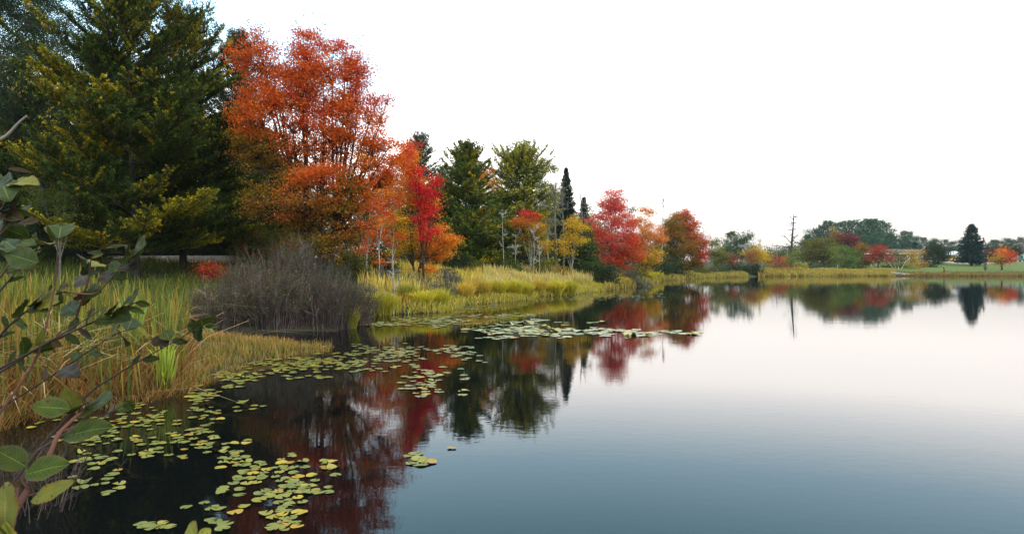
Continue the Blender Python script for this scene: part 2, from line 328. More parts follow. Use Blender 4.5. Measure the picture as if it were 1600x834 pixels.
def conifer(name, label, cat, px, d, top, R0, kind='pine', group=None, pal=None, alt=None, altw=.2, zlow=.12, bot=None, dens=1.0, bark=DARKB, lean=0, tr=None, bz=None, shape=None, gapp=0.0, nl_=None, K=6, lvl=None, per_=None, lvar=(.68, 1.12)):
    X = wx(px, d); zb = (gz(X, d) if bz is None else bz) - .1; zt = wz(top, d); H = zt - zb; base = np.array([X, d, zb])
    root = empty(name, base, label, cat, group); tb, nb = Buf(), Buf(); tr = H * .013 if tr is None else tr
    pal = DKGREEN if pal is None else pal
    q = np.linspace(0, 1, 10); tp = np.stack([X + lean * q + .05 * np.sin(q * 7), d + .04 * np.cos(q * 9), zb + q * H], 1)
    tube(tb, tp, tr * (1 - q * .93) * np.where(q == 0, 1.3, 1), 8, bark, .04)
    ln = max(.11, (.0034 if kind == 'pine' else .0026) * d) if nl_ is None else nl_; wdt = ln * (.125 if kind == 'pine' else .15); step = ln * (.78 if kind == 'pine' else .6) / dens ** .5
    if kind == 'pine': lv = max(.36, ln * 1.45); per = 7
    else: lv = max(.24, ln * 1.15); per = 9
    lv = lvl or lv; per = per_ or per
    h = zlow * H; hs = []
    while h < H * .985: hs.append(h); h += lv * rng.uniform(.8, 1.2) * (1 if h < H * .8 else .6)
    for h in hs:
        t = h / H
        if shape: Rr = R0 * np.interp(t, [a[0] for a in shape], [a[1] for a in shape])
        elif kind == 'pine': Rr = R0 * (1 - t) ** .62 * min(1, .72 + t * 1.4) + .25
        else: Rr = R0 * (1 - t) ** .85 + .03
        for az in rng.uniform(0, 6.283) + np.arange(per) * 6.283 / per + rng.normal(0, .25, per):
            if rng.random() < gapp: continue
            L = Rr * rng.uniform(*lvar)
            if kind == 'pine': pit = R(np.interp(t, [0, .3, .7, 1], [-6, 8, 24, 58]) + rng.normal(0, 6)); curl = .22
            else: pit = R(np.interp(t, [0, .3, .8, 1], [-16, -14, 8, 55]) + rng.normal(0, 4)); curl = .14
            m = max(3, int(L / .35)); tt = np.linspace(0, 1, m)[:, None]; hd = np.array([math.cos(az), math.sin(az), 0.])
            o = tp[0] + (tp[-1] - tp[0]) * t
            hdist = math.cos(pit) * L * tt
            pt = o + hd * hdist + np.array([0, 0, 1.]) * (math.sin(pit) * L * tt + curl * L * tt ** 2.2) + np.array([-hd[1], hd[0], 0]) * .06 * L * np.sin(tt * 3 + rng.uniform(0, 6))
            rr = np.linspace(tr * .32 * min(1, L / 2), .006, m); segs(tb, pt[:-1], pt[1:], rr[:-1], rr[1:], 3, bark)
            ns = max(3, int(L / (step * 1.15)) * 2)
            ts = rng.uniform(.16 if kind == 'pine' else .08, 1, ns); sd = np.where(np.arange(ns) % 2, 1, -1)
            i = np.clip((ts * (m - 1)).astype(int), 0, m - 2); fr = (ts * (m - 1) - i)[:, None]; bp = pt[i] * (1 - fr) + pt[i + 1] * fr; bd = unit(pt[i + 1] - pt[i])
            sv = np.array([-hd[1], hd[0], 0]); ang = R(48) + rng.normal(0, .22, ns)
            dr = unit(bd * np.cos(ang)[:, None] + sv * (np.sin(ang) * sd)[:, None] + np.array([0, 0, 1.]) * (rng.uniform(.05, .5, ns) if kind == 'pine' else rng.uniform(-.3, .12, ns))[:, None])
            sl = (.34 * L * (1 - ts) + min(.22 + ln * .4, L * (.5 if kind == 'pine' else .3))) * rng.uniform(.6, 1.15, ns) * (1 if kind == 'pine' else .75)
            segs(tb, bp, bp + dr * sl[:, None], .007 + .0001 * d, .003 + .0001 * d, 3, bark)
            a_ = rng.random() < altw * .35; cs = pick(alt if (alt and a_) else pal, ns, .15)
            if alt and not a_: 
                nzv = np.sin(bp[:, 0] * 1.9 + 1.3 * np.sin(bp[:, 2] * 1.3)) + np.sin(bp[:, 2] * 2.3 + 1.7 * np.sin(bp[:, 1] * 1.1)) + np.sin(bp[:, 1] * 2.1 + bp[:, 0]) + rng.normal(0, .7, ns); mk = (nzv > 2.3 - altw * 6.5) & (ts > .3); cs[mk] = pick(alt, mk.sum(), .15)
            kk = np.maximum(1, (sl / step).astype(int)); kmax = kk.max()
            for k in range(kmax):
                u = kk > k; f = ((k + 1) / kk[u])[:, None]; pp = bp[u] + dr[u] * sl[u][:, None] * f + rng.normal(0, ln * .15, (u.sum(), 3))
                dd = unit(dr[u] + np.array([0, 0, .5 if kind == 'pine' else .1]))
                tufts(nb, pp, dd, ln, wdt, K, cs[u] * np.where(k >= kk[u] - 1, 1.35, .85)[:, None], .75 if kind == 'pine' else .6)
    tb.build('trunk', M['bark'], root, base, True); nb.build('crown', M['needle'], root, base)
    return root

def snag(name, label, cat, px, d, top, r=.12, n=16, bl=1.2, low=.3, group=None, lean=0., bark=GREY, pitch=20, fork=None, bz=None, mul=1.0, sides=None, base_px=None, sub=(5, 10), sl=1.0):
    X = wx(px, d) if base_px is None else wx(base_px, d); zb = (gz(X, d) if bz is None else bz) - .1; zt = wz(top, d); H = zt - zb; base = np.array([X, d, zb])
    root = empty(name, base, label, cat, group); tb, lb = Buf(), Buf()
    q = np.linspace(0, 1, 12); tx = wx(px, d) - X + lean
    tp = np.stack([X + tx * q + .02 * H * np.sin(q * 5 + px) * q * (1 - q) * 2, d + .01 * H * np.sin(q * 4), zb + q * H], 1)
    tube(tb, tp, r * (1 - q * .8), 7, bark, .08)
    mr = .00038 * d * mul
    for k in range(n):
        t = rng.uniform(low, .98); o = tp[0] + (tp[-1] - tp[0]) * t + np.array([.02 * H * math.sin(t * 5 + px) * t * (1 - t) * 2, .01 * H * math.sin(t * 4), 0]); az = rng.uniform(0, 6.283)
        L = bl * rng.uniform(.35, 1.1) * (1 - .35 * t); pt_ = R(pitch + rng.normal(0, 16)); hd = np.array([math.cos(az), math.sin(az) * .8, 0.])
        tt = np.linspace(0, 1, 6)[:, None]; pts = o + hd * L * tt * math.cos(pt_) + np.array([0, 0, 1.]) * L * (math.sin(pt_) * tt + rng.uniform(-.25, .3) * tt ** 2) + np.cumsum(rng.normal(0, .035 * L, (6, 3)), 0) * (tt > 0)
        rr = np.linspace(max(r * .2, mr), max(r * .05, mr * .6), 6); segs(lb, pts[:-1], pts[1:], rr[:-1], rr[1:], 4, bark)
        m = rng.integers(*sub); i = rng.integers(1, 5, m); dd = unit(unit(pts[i + 1] - pts[i]) + rng.normal(0, .6, (m, 3))); l2 = sl * L * rng.uniform(.15, .45, (m, 1))
        e1 = pts[i] + dd * l2; segs(lb, pts[i], e1, np.maximum(r * .1, mr * .8), mr * .6, 3, bark); segs(lb, e1, e1 + unit(dd + rng.normal(0, .5, (m, 3))) * l2 * .6, mr * .6, mr * .4, 3, bark)
    tb.build('trunk', M['bark'], root, base, True)
    if n: lb.build('crown', M['bark'], root, base)
    return root

def bush(name, label, cat, px, d, w, h, pal, n=None, group=None, bz=None, leaf=None, bark=DARKB, stem=True, dep=.8, sc=1.0, sparse=1.0):
    """leafy shrub: w,h in photo pixels (half width, height)"""
    s = d / F; X = wx(px, d); zb = (gz(X, d) if bz is None else bz); base = np.array([X, d, zb]); rx, rz = w * s, h * s; ry = rx * dep
    root = empty(name, base, label, cat, group); tb, cb = Buf(), Buf(); leaf = max(.05, .0019 * d) if leaf is None else leaf
    nc = int(sparse * max(14, 2.6 * (rx * rz * 2 + rx * ry * 3) / (leaf * 3.2) ** 2)); a = rng.uniform(0, 6.283, nc); rr = rng.uniform(.05, 1, nc) ** .5; zz = rng.uniform(.02, 1, nc)
    lim = np.sqrt(np.clip(1 - (zz * .92) ** 2.2, 0.03, 1)) * rng.uniform(.8, 1.15, nc)
    cc = base + np.stack([np.cos(a) * rr * rx * lim, np.sin(a) * rr * ry * lim, zz * rz * rng.uniform(.8, 1.12, nc)], 1)
    o = base + np.stack([np.cos(a) * rr * rx * .15, np.sin(a) * rr * ry * .15, zz * 0 - .05], 1); mid = o * .45 + cc * .55 + np.array([0, 0, .08]) * rz
    sr = .004 + .00012 * d; segs(tb, o, mid, sr * 1.6, sr, 3, bark); segs(tb, mid, cc, sr, sr * .5, 3, bark)
    nl = 22; ck = pick(pal, nc, .15); p = np.repeat(cc, nl, 0) + rng.normal(size=(nc * nl, 3)) * leaf * np.array([2., 2., 1.6]); p[:, 2] = np.maximum(p[:, 2], zb + .02)
    leaves(cb, p, leaf, np.repeat(ck, nl, 0) * rng.uniform(.75, 1.2, (nc * nl, 1)), .6)
    tb.build('stem', M['twig'], root, base); cb.build('leaves', M['leaf'], root, base); return root

def bare_bush(name, label, cat, px, d, w, h, n, col=(.11, .09, .095), group=None, bz=None, lf=0.0, lpal=None, tilt=1.0, r=.006, dep=.8):
    s = d / F; X = wx(px, d); zb = (gz(X, d) if bz is None else bz); base = np.array([X, d, zb]); rx, rz = w * s, h * s; root = empty(name, base, label, cat, group)
    b = Buf(); a = rng.uniform(0, 6.283, n); q = rng.uniform(0, 1, n) ** .6
    o = base + np.stack([np.cos(a) * q * rx * .72, np.sin(a) * q * rx * dep * .72, np.full(n, -.1)], 1)
    e = base + np.stack([np.cos(a) * q * rx, np.sin(a) * q * rx * dep, rz * np.sqrt(1 - .55 * q ** 2) * rng.uniform(.3, 1.12, n)], 1) + rng.normal(0, .08, (n, 3)) * rx
    cs = np.clip(np.array(col) * np.exp(rng.normal(-.15, .55, (n, 1))) * rng.uniform(.9, 1.1, (n, 3)), 0, .5)
    T = [0, .3, .6, 1]; pts = [o + (e - o) * t + np.array([0, 0, 1.]) * rz * .16 * math.sin(t * 3.14) + rng.normal(0, .025, (n, 3)) * rx * (t > 0) for t in T]
    rad = [r * 1.5, r, r * .75, r * .45]
    for k in range(3): segs(b, pts[k], pts[k + 1], rad[k], rad[k + 1], 3, cs)
    ends = [e]
    for rep in range(5):
        k = rng.integers(1, 3, n); f = rng.uniform(0, 1, (n, 1)); Aa = np.where((k == 1)[:, None], pts[1] * (1 - f) + pts[2] * f, pts[2] * (1 - f) + pts[3] * f)
        dd = unit(unit(pts[3] - pts[1]) + rng.normal(0, .5, (n, 3)) + np.array([0, 0, .25])); l = rz * rng.uniform(.1, .32, (n, 1)); E = Aa + dd * l; segs(b, Aa, E, r * .6, r * .35, 3, cs)
        dd2 = unit(dd + rng.normal(0, .45, (n, 3))); Mx = Aa + dd * l * .5; E2 = Mx + dd2 * l * .6; segs(b, Mx, E2, r * .5, r * .3, 3, cs); ends += [E, E2]
    b.build('stem', M['twig'], root, base)
    if lf:
        E = np.concatenate(ends); E = E[rng.random(len(E)) < lf]; cb = Buf(); m = 3; p = np.repeat(E, m, 0) + rng.normal(0, .05, (len(E) * m, 3)); leaves(cb, p, max(.045, .0018 * d), pick(lpal or OLIVE, len(p))); cb.build('leaves', M['leaf'], root, base)
    return root
# ================================================================ left stand
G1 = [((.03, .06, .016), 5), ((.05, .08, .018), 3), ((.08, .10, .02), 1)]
PYEL = [((.30, .25, .010), 3), ((.18, .18, .010), 3), ((.44, .31, .010), 1.3)]
PINEG = [((.034, .06, .008), 4), ((.06, .085, .010), 3), ((.10, .115, .012), 2)]
conifer('white_pine', 'large dark green pine with yellow needle patches, tallest in front of the road', 'pine tree', 212, 30, -22, 5.6, 'pine', pal=PINEG, alt=PYEL, altw=.22, zlow=.10, lean=-.4, K=8, dens=1.15, lvl=.62, per_=6, lvar=(.5, 1.2), gapp=.1,
        shape=[(0, .85), (.2, 1.0), (.45, .9), (.65, .74), (.85, .46), (1, .08)])
conifer('white_pine', 'dark green pine with upswept branch tips just left of the big red maple', 'pine tree', 285, 33.5, 28, 4.9, 'pine', pal=PINEG, alt=PYEL, altw=.2, zlow=.10, K=7, dens=1.1, lvl=.6, per_=6, lvar=(.5, 1.2), gapp=.1,
        shape=[(0, .8), (.25, 1.0), (.5, .95), (.7, .82), (.88, .5), (1, .08)])
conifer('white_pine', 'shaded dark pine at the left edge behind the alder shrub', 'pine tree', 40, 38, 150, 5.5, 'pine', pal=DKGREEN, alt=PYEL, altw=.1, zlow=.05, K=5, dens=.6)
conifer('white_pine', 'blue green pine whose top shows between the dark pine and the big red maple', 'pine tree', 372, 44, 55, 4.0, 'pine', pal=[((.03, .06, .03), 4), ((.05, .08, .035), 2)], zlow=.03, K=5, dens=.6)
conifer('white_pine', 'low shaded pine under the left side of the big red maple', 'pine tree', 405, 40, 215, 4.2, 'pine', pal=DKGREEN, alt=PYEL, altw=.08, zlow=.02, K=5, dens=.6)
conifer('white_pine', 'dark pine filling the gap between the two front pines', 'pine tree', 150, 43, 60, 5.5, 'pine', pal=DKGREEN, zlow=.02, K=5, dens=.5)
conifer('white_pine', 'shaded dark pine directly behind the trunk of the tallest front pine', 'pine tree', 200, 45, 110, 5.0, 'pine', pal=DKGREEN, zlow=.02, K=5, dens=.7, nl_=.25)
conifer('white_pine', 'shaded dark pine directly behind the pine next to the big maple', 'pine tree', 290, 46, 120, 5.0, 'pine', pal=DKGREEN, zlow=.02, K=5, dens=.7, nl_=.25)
broadleaf('leafy_tree', 'tall dark green leafy tree at the top left corner', 'tree', 12, 41, [(20, 60, 75, 70), (60, 130, 60, 60), (-20, 170, 70, 70), (50, 230, 70, 60), (0, 300, 60, 50), (45, 10, 45, 40), (-10, -20, 60, 60)], G1, dens=1.0, tr=.2, leaf=.11)
broadleaf('red_maple', 'thin maple with a few dark red leaves beside the top left leafy tree', 'maple tree', 98, 43, [(97, 48, 14, 24), (108, 25, 9, 12), (90, 75, 10, 14)], [((.35, .03, .05), 3), ((.25, .02, .04), 2)], dens=.35, tr=.07, fork=.8)
broadleaf('birch_sapling', 'small speckled yellow green leafy tree under the left pines', 'tree', 95, 27.5, [(105, 262, 38, 30), (60, 290, 36, 32), (130, 300, 34, 26), (90, 320, 40, 24)], [((.16, .2, .03), 3), ((.08, .11, .02), 3), ((.3, .3, .04), 1)], leaf=.06, dens=.28, tr=.05)
bush('shrub', 'small bright red and orange shrub on a thin stem beside the road', 'shrub', 332, 31, 30, 26, [((.6, .05, .02), 3), ((.65, .16, .02), 2)], leaf=.09, sparse=.7)
for px, d, wv, hv, g, lb in [(20, 34, 70, 70, 0, 'dark leafy shrub in the shade at the left edge'), (120, 35, 60, 50, 0, 'dark leafy shrub left of the trunk of the tallest front pine'), (400, 34, 45, 62, 1, 'dark green shrub with a few orange leaves left of the big maple'), (440, 36, 40, 60, 1, 'dark green shrub with a few orange leaves at the big maple trunks'), (250, 41, 70, 60, 0, 'dark leafy shrub between the trunks of the two front pines'), (345, 41, 60, 60, 0, 'dark leafy shrub above the small bright red shrub')]:
    bush('shrub', lb, 'shrub', px, d, wv, hv, [DKGREEN, OLIVE + [((.5, .12, .02), 1)]][g], group='dark undergrowth beneath the left trees', bz=1.7 if g == 0 else None)

# big red maple
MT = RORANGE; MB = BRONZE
broadleaf('red_maple', 'largest maple, red orange above and bronze below, with two dark trunks', 'maple tree', 500, 30, [
    (592, 232, 34, 26, RORANGE, 1), (612, 268, 24, 26, [((.75, .2, .01), 3), ((.65, .1, .01), 2)], 1), (562, 300, 30, 24, RORANGE, .8), (400, 105, 26, 44, MT, .9), (425, 125, 34, 38, MT), (470, 98, 40, 42, RED), (520, 100, 40, 42, MT), (550, 125, 30, 40, RED, .8), (505, 150, 50, 38, MT, 1), (470, 175, 44, 36, RED, .9), (525, 190, 44, 36, MT, .9), (500, 250, 50, 36, MT, .8), (455, 140, 40, 36, MT, .9), (560, 130, 14, 34, RED, .8), (402, 75, 8, 30, RED, .9), (480, 66, 26, 18, RED, .8), (540, 84, 22, 20, RED, .8), (440, 175, 40, 40, MT), (400, 185, 32, 38, MT),
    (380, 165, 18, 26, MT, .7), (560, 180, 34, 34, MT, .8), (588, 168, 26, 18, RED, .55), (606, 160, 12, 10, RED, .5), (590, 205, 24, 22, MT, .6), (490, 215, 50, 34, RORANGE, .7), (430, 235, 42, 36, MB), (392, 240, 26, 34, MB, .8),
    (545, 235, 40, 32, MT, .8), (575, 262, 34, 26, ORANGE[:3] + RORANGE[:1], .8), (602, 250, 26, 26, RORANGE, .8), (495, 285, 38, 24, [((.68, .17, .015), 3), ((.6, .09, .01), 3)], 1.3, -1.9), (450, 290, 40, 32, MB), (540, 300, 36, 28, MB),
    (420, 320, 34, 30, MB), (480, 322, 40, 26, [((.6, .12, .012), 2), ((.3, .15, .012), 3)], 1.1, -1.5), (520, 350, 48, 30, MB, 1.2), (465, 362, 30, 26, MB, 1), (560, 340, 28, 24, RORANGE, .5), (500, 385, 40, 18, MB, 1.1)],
    MT, leaf=.084, dens=.86, lump=2.0, tr=.19, stems=3, spread=.55, fork=.42, bark=DARKB, dep=.95, nl=30, twr=1.1)
# saplings right of it
for i, (px, tp, lb) in enumerate([(572, 268, 'slim grey sapling with sparse orange leaves nearest the big maple'), (592, 250, 'slim grey sapling with sparse red leaves, tallest of the saplings'), (612, 285, 'slim pale sapling with sparse orange leaves nearest the scarlet maple')]):
    broadleaf('maple_sapling', lb, 'sapling', px, 37 + i, [(px + 4, tp + 20, 16, 22), (px - 8, tp + 62, 20, 16), (px + 12, tp + 90, 18, 14), (px - 4, tp + 122, 16, 10)], [RORANGE, RED, RORANGE][i], dens=.38, tr=.045, bark=PALEB, fork=.5, leaf=.09)
for px, d, wv, hv, pal, lb in [(545, 34, 40, 55, OLIVE, 'olive shrub behind the trunks of the big maple'), (590, 40, 45, 40, DKGREEN, 'dark shrub beneath the slim saplings'), (430, 29, 26, 34, [((.5, .16, .02), 2), ((.2, .16, .02), 4)], 'small yellow and orange shrub behind the left end of the grey thicket')]:
    bush('shrub', lb, 'shrub', px, d, wv, hv, pal)
# scarlet and orange maple pair
broadleaf('orange_maple', 'golden orange maple growing around the scarlet maple', 'maple tree', 652, 42, [
    (628, 262, 20, 26, ORANGE), (618, 300, 24, 24, ORANGE), (645, 300, 22, 28, ORANGE, .7), (622, 345, 24, 24, YELLOW, .9), (640, 372, 28, 20, YELLOW), (690, 378, 22, 12, ORANGE, 1.2), (676, 398, 26, 14, ORANGE, 1.2),
    (668, 322, 14, 16, ORANGE, .8), (684, 350, 10, 10, ORANGE, .8), (632, 396, 22, 12, YELLOW, .8), (662, 416, 14, 8, ORANGE, 1), (640, 240, 10, 12, ORANGE, .8)], ORANGE, tr=.1, stems=2, spread=.4, bark=DARKB, leaf=.105, dens=.85)
broadleaf('scarlet_maple', 'bright scarlet maple with two upright plumes in front of golden foliage', 'maple tree', 658, 40.8, [
    (644, 252, 10, 26), (650, 280, 10, 20), (656, 308, 12, 18), (663, 342, 12, 18), (668, 370, 14, 13), (684, 286, 9, 12), (676, 306, 8, 14), (674, 332, 7, 12)], SCARLET, tr=.08, bark=DARKB, leaf=.105, dens=1.0)
# conifers and others, middle distance
MG = [((.06, .10, .012), 4), ((.10, .135, .014), 3), ((.16, .17, .018), 2)]
conifer('white_pine', 'wispy grey green pine top rising behind the scarlet maple', 'pine tree', 655, 62, 214, 4.2, 'pine', pal=[((.06, .09, .045), 3), ((.08, .10, .05), 2)], zlow=.1, K=5, dens=.55)
conifer('white_pine', 'broad green pine right of the scarlet maple with branches to the ground', 'pine tree', 728, 60, 226, 3.9, 'pine', pal=MG, alt=PYEL, altw=.2, zlow=.06, K=7, dens=1.3, lvl=.5, per_=7, lvar=(.6, 1.2), shape=[(0, 1.05), (.25, 1.1), (.5, .85), (.7, .65), (.9, .35), (1, .05)])
broadleaf('orange_maple', 'orange leafed maple peeking out from behind the broad green pine', 'maple tree', 752, 66, [(756, 278, 12, 18), (742, 262, 9, 10), (764, 290, 8, 10)], ORANGE, tr=.07, fork=.85)
conifer('white_pine', 'irregular yellow green pine with an open tufted top', 'pine tree', 812, 68, 240, 5.0, 'pine', pal=MG, alt=[((.36, .33, .03), 3), ((.22, .23, .03), 2)], altw=.5, zlow=.08, K=6, dens=1.0, shape=[(0, .8), (.2, .9), (.45, .75), (.6, .65), (.75, .85), (.9, .5), (1, .1)], gapp=.38)
broadleaf('poplar', 'thin grey green poplar with sparse leaves beside the tall snag', 'tree', 858, 69, [(857, 268, 12, 18), (848, 300, 16, 22), (866, 310, 12, 20), (855, 345, 18, 20), (838, 275, 10, 14)], [((.24, .25, .08), 3), ((.16, .18, .05), 3)], dens=.8, tr=.09, bark=PALEB)
conifer('spruce', 'narrow pointed dark spruce, the taller one between the bare snags', 'spruce tree', 884, 78, 260, 2.1, 'spruce', dens=1.6, pal=[((.018, .035, .02), 3), ((.03, .05, .028), 2)], zlow=.15, K=6)
conifer('spruce', 'short narrow spruce behind the leaning bare pole', 'spruce tree', 912, 84, 308, 1.8, 'spruce', dens=1.5, pal=[((.02, .04, .025), 3), ((.03, .05, .03), 2)], zlow=.1, K=5)
snag('dead_tree', 'tall grey dead tree with bare branches left of the pointed spruce', 'dead tree', 868, 62, 288, .17, 20, 2.0, .25, pitch=30)
snag('dead_tree', 'thin grey dead tree standing in front of the pointed spruce', 'dead tree', 880, 64, 272, .08, 18, 1.3, .4, pitch=35)
snag('dead_tree', 'grey broken pole tree with curved bare branches left of the pink maple', 'dead tree', 914, 70, 298, .17, 12, 2.6, .55, pitch=8, lean=-.5)
snag('dead_tree', 'small leaning dead tree with fine twigs below the poplar', 'dead tree', 850, 61, 345, .06, 14, 1.2, .3, pitch=40, lean=-.8)
for px, tp, lb in [(786, 322, 'thin pale birch trunk in front of the open topped pine'), (834, 345, 'thin pale birch trunk under the small orange maple'), (843, 372, 'short pale birch trunk right of the small orange maple'), (806, 360, 'thin white birch stem at the foot of the open topped pine')]:
    snag('birch', lb, 'birch tree', px, 58, tp, .04, 9, .9, .45, bark=PALEB, pitch=40)
broadleaf('maple_sapling', 'small maple with a red cap over orange leaves in front of the open topped pine', 'maple tree', 832, 59.5, [(824, 334, 12, 7, SCARLET), (826, 346, 20, 12, ORANGE), (812, 352, 12, 9, ORANGE), (838, 358, 12, 10, YELLOW), (826, 375, 14, 9, BRONZE), (842, 388, 14, 10, YELLOW, .7)], ORANGE, tr=.05, leaf=.12, bark=PALEB)
broadleaf('yellow_maple', 'small golden yellow tree between the snags and the pink maple', 'maple tree', 893, 60, [(900, 358, 16, 12), (888, 378, 14, 9), (902, 376, 12, 8), (884, 395, 10, 8), (898, 345, 9, 9)], YELLOW, tr=.05, leaf=.12, bark=PALEB, dens=.8)
conifer('cedar', 'yellowish green cedar left of the pink maple', 'cedar tree', 918, 66, 348, 2.0, 'spruce', pal=[((.07, .11, .025), 3), ((.11, .14, .03), 2)], zlow=.03, K=5)
broadleaf('red_maple', 'pinkish red maple in the middle of the shore', 'maple tree', 958, 74, [
    (952, 312, 15, 16), (957, 335, 20, 18), (945, 352, 22, 20), (975, 345, 16, 16), (935, 370, 18, 20), (965, 375, 22, 22), (985, 372, 14, 18, RED), (950, 400, 22, 16, RED), (975, 402, 20, 16, RED), (930, 395, 14, 14, PINK, .7), (990, 395, 12, 14, RED), (962, 306, 11, 12, PINK, .7), (955, 324, 16, 14)], PINK, tr=.11, stems=2, dens=.85, lump=2.2)
broadleaf('orange_maple', 'light orange maple right of the pink maple', 'maple tree', 1008, 88, [
    (1010, 335, 10, 14, ORANGE, .8), (1002, 350, 12, 14), (1018, 362, 14, 12), (1000, 372, 18, 14), (1025, 375, 12, 12), (1012, 392, 20, 12), (1025, 400, 14, 10, YELLOW), (992, 395, 14, 12), (1008, 412, 14, 8, YELLOW)],
    [((.75, .27, .06), 4), ((.78, .36, .06), 3), ((.75, .17, .03), 2)], tr=.09, dens=.85)
snag('dead_tree', 'pale forked dead tree between the orange maple and the round maple', 'dead tree', 1035, 108, 312, .10, 12, 1.6, .5, pitch=55, bark=PALEB)
broadleaf('round_maple', 'round maple turning from green at left to red at right', 'maple tree', 1066, 118, [
    (1062, 350, 20, 17, [((.5, .16, .02), 2), ((.35, .22, .02), 2)]), (1050, 366, 18, 17, BRONZE), (1078, 362, 18, 18, RED), (1048, 388, 19, 17, [((.2, .17, .015), 3), ((.4, .2, .02), 2)]), (1066, 380, 22, 20, [((.42, .2, .02), 3), ((.6, .2, .02), 2), ((.2, .17, .02), 2)], 1, -1.5),
    (1088, 380, 15, 18, RED), (1092, 398, 11, 14, SCARLET), (1070, 403, 22, 14, BRONZE, 1, -1), (1050, 408, 18, 11, OLIVE + BRONZE), (1075, 417, 20, 8, OLIVE), (1072, 343, 12, 12, RED), (1040, 362, 9, 12, RED)], RORANGE, tr=.16, dens=1.3, fork=.15, dep=1.0, lump=3)
BUSHES = [(712, 56, 26, 34, DKGREEN, 'dark round shrub at the foot of the broad pine'), (752, 55, 30, 26, OLIVE, 'low olive shrub behind the cattails right of the broad pine'), (795, 57, 28, 30, GREEN, 'mid green shrub below the open topped pine'), (850, 59, 26, 30, OLIVE, 'olive shrub at the foot of the grey snags'),
          (880, 58, 20, 24, BRONZE, 'bronze leafed shrub beneath the small golden tree'), (928, 62, 24, 36, GREEN, 'green leafy shrub left of the pink maple'), (950, 62, 20, 30, DKGREEN, 'glossy dark shrub in front of the pink maple'), (985, 72, 18, 20, [((.1, .12, .07), 3), ((.14, .14, .1), 2)], 'grey green willow shrub in front of the pink maple'),
          (1000, 83, 16, 14, OLIVE, 'low olive shrub beneath the light orange maple'), (1035, 106, 16, 20, DKGREEN, 'dark shrub left of the round maple'), (1052, 113, 20, 12, DKGREEN, 'low dark shrub under the round maple'), (1098, 130, 14, 10, OLIVE, 'small olive shrub right of the round maple'),
          (640, 40, 26, 20, OLIVE, 'low olive shrub beneath the golden orange maple'), (695, 44, 26, 26, DKGREEN, 'dark shrub between the scarlet maple and the broad pine')]
for px, d, wv, hv, pal, lb in BUSHES: bush('shrub', lb, 'shrub', px, d, wv, hv * 1.0, pal)
for px, d, bl, pal, lb in [(775, 74, [(776, 318, 12, 20), (768, 345, 16, 20), (784, 350, 14, 20)], GREEN, 'green leafy tree between the broad pine and the open topped pine'), (700, 68, [(700, 300, 14, 22), (692, 335, 18, 22), (706, 350, 14, 20)], DKGREEN, 'dark leafy tree in the gap left of the broad pine'),
        (848, 80, [(846, 300, 12, 20), (856, 330, 16, 20), (840, 345, 14, 18)], [((.15, .17, .06), 3), ((.09, .12, .03), 2)], 'grey green leafy tree behind the poplar'), (928, 88, [(926, 362, 12, 14), (936, 380, 12, 14), (918, 385, 14, 12)], OLIVE, 'olive tree behind the yellowish cedar'), (872, 84, [(872, 335, 10, 16), (880, 352, 14, 16), (866, 362, 12, 14)], OLIVE, 'olive tree seen behind the two grey dead trees'),
        (780, 84, [(780, 296, 12, 16), (772, 320, 14, 16), (790, 330, 14, 18)], GREEN, 'rounded green tree top in the gap left of the open topped pine'), (905, 96, [(902, 345, 14, 14), (912, 362, 14, 14), (895, 365, 12, 12)], GREEN, 'green tree behind the small golden tree'), (988, 96, [(985, 330, 7, 8), (990, 345, 9, 10)], GREEN, 'green tree top showing between the pink and the light orange maple')]:
    broadleaf('leafy_tree', lb, 'tree', px, d, bl, pal, dens=.55, tr=.09, fork=.5)
LAND = [(30, 'behind the left edge of the front pines'), (110, 'behind the tallest front pine, left of its trunk'), (200, 'right behind the trunk of the tallest front pine'), (270, 'behind the gap of the two front pines'), (330, 'above the small red shrub by the road'), (400, 'left of the trunks of the big red maple'), (470, 'behind the left half of the big red maple'), (530, 'behind the trunks of the big red maple'),
        (580, 'behind the slim grey saplings'), (625, 'behind the golden orange maple'), (675, 'behind the scarlet maple'), (730, 'behind the broad pine'), (775, 'between the broad and the open topped pine'), (815, 'behind the open topped pine'), (855, 'behind the poplar and snags'), (890, 'behind the pointed spruce'), (920, 'behind the yellowish cedar'),
        (960, 'behind the pink maple'), (1000, 'behind the light orange maple'), (1035, 'left of the round maple'), (1180, 'above the bay shore'), (1205, 'left of the far utility pole'), (1228, 'between utility pole and tall dead pine'), (1250, 'right of the tall dead pine'), (1270, 'above the left side of the olive tree'), (1290, 'above the olive tree'), (1308, 'above the golden tree top'), (1328, 'above the maroon tree'),
        (1345, 'above the olive and orange poplar'), (1362, 'above the gap left of the brick red maple'), (1378, 'above the brick red maple'), (1393, 'left of the birch clump'), (1408, 'above the birch clump'), (1425, 'above the golden yellow tree'), (1440, 'behind the pole with the transformer'), (1460, 'above the dense dark tree'), (1480, 'above the white roofed shed'), (1505, 'just left of the large spruce'), (1530, 'just right of the large spruce'),
        (1548, 'above the dull maroon tree'), (1568, 'above the orange red maple'), (1585, 'behind the dark rounded tree'), (1600, 'at the right edge'), (1630, 'past the right edge')]
def land(px): return min(LAND, key=lambda q: abs(q[0] - px))[1]
conifer('white_pine', 'slim green pine in the gap between the scarlet maple and the broad pine', 'pine tree', 692, 74, 262, 2.6, 'pine', pal=MG, zlow=.03, K=5, dens=.8)
conifer('white_pine', 'mid green pine in the gap between the broad and the open topped pine', 'pine tree', 782, 82, 305, 3.4, 'pine', pal=MG, alt=PYEL, altw=.2, zlow=.03, K=5, dens=.8)
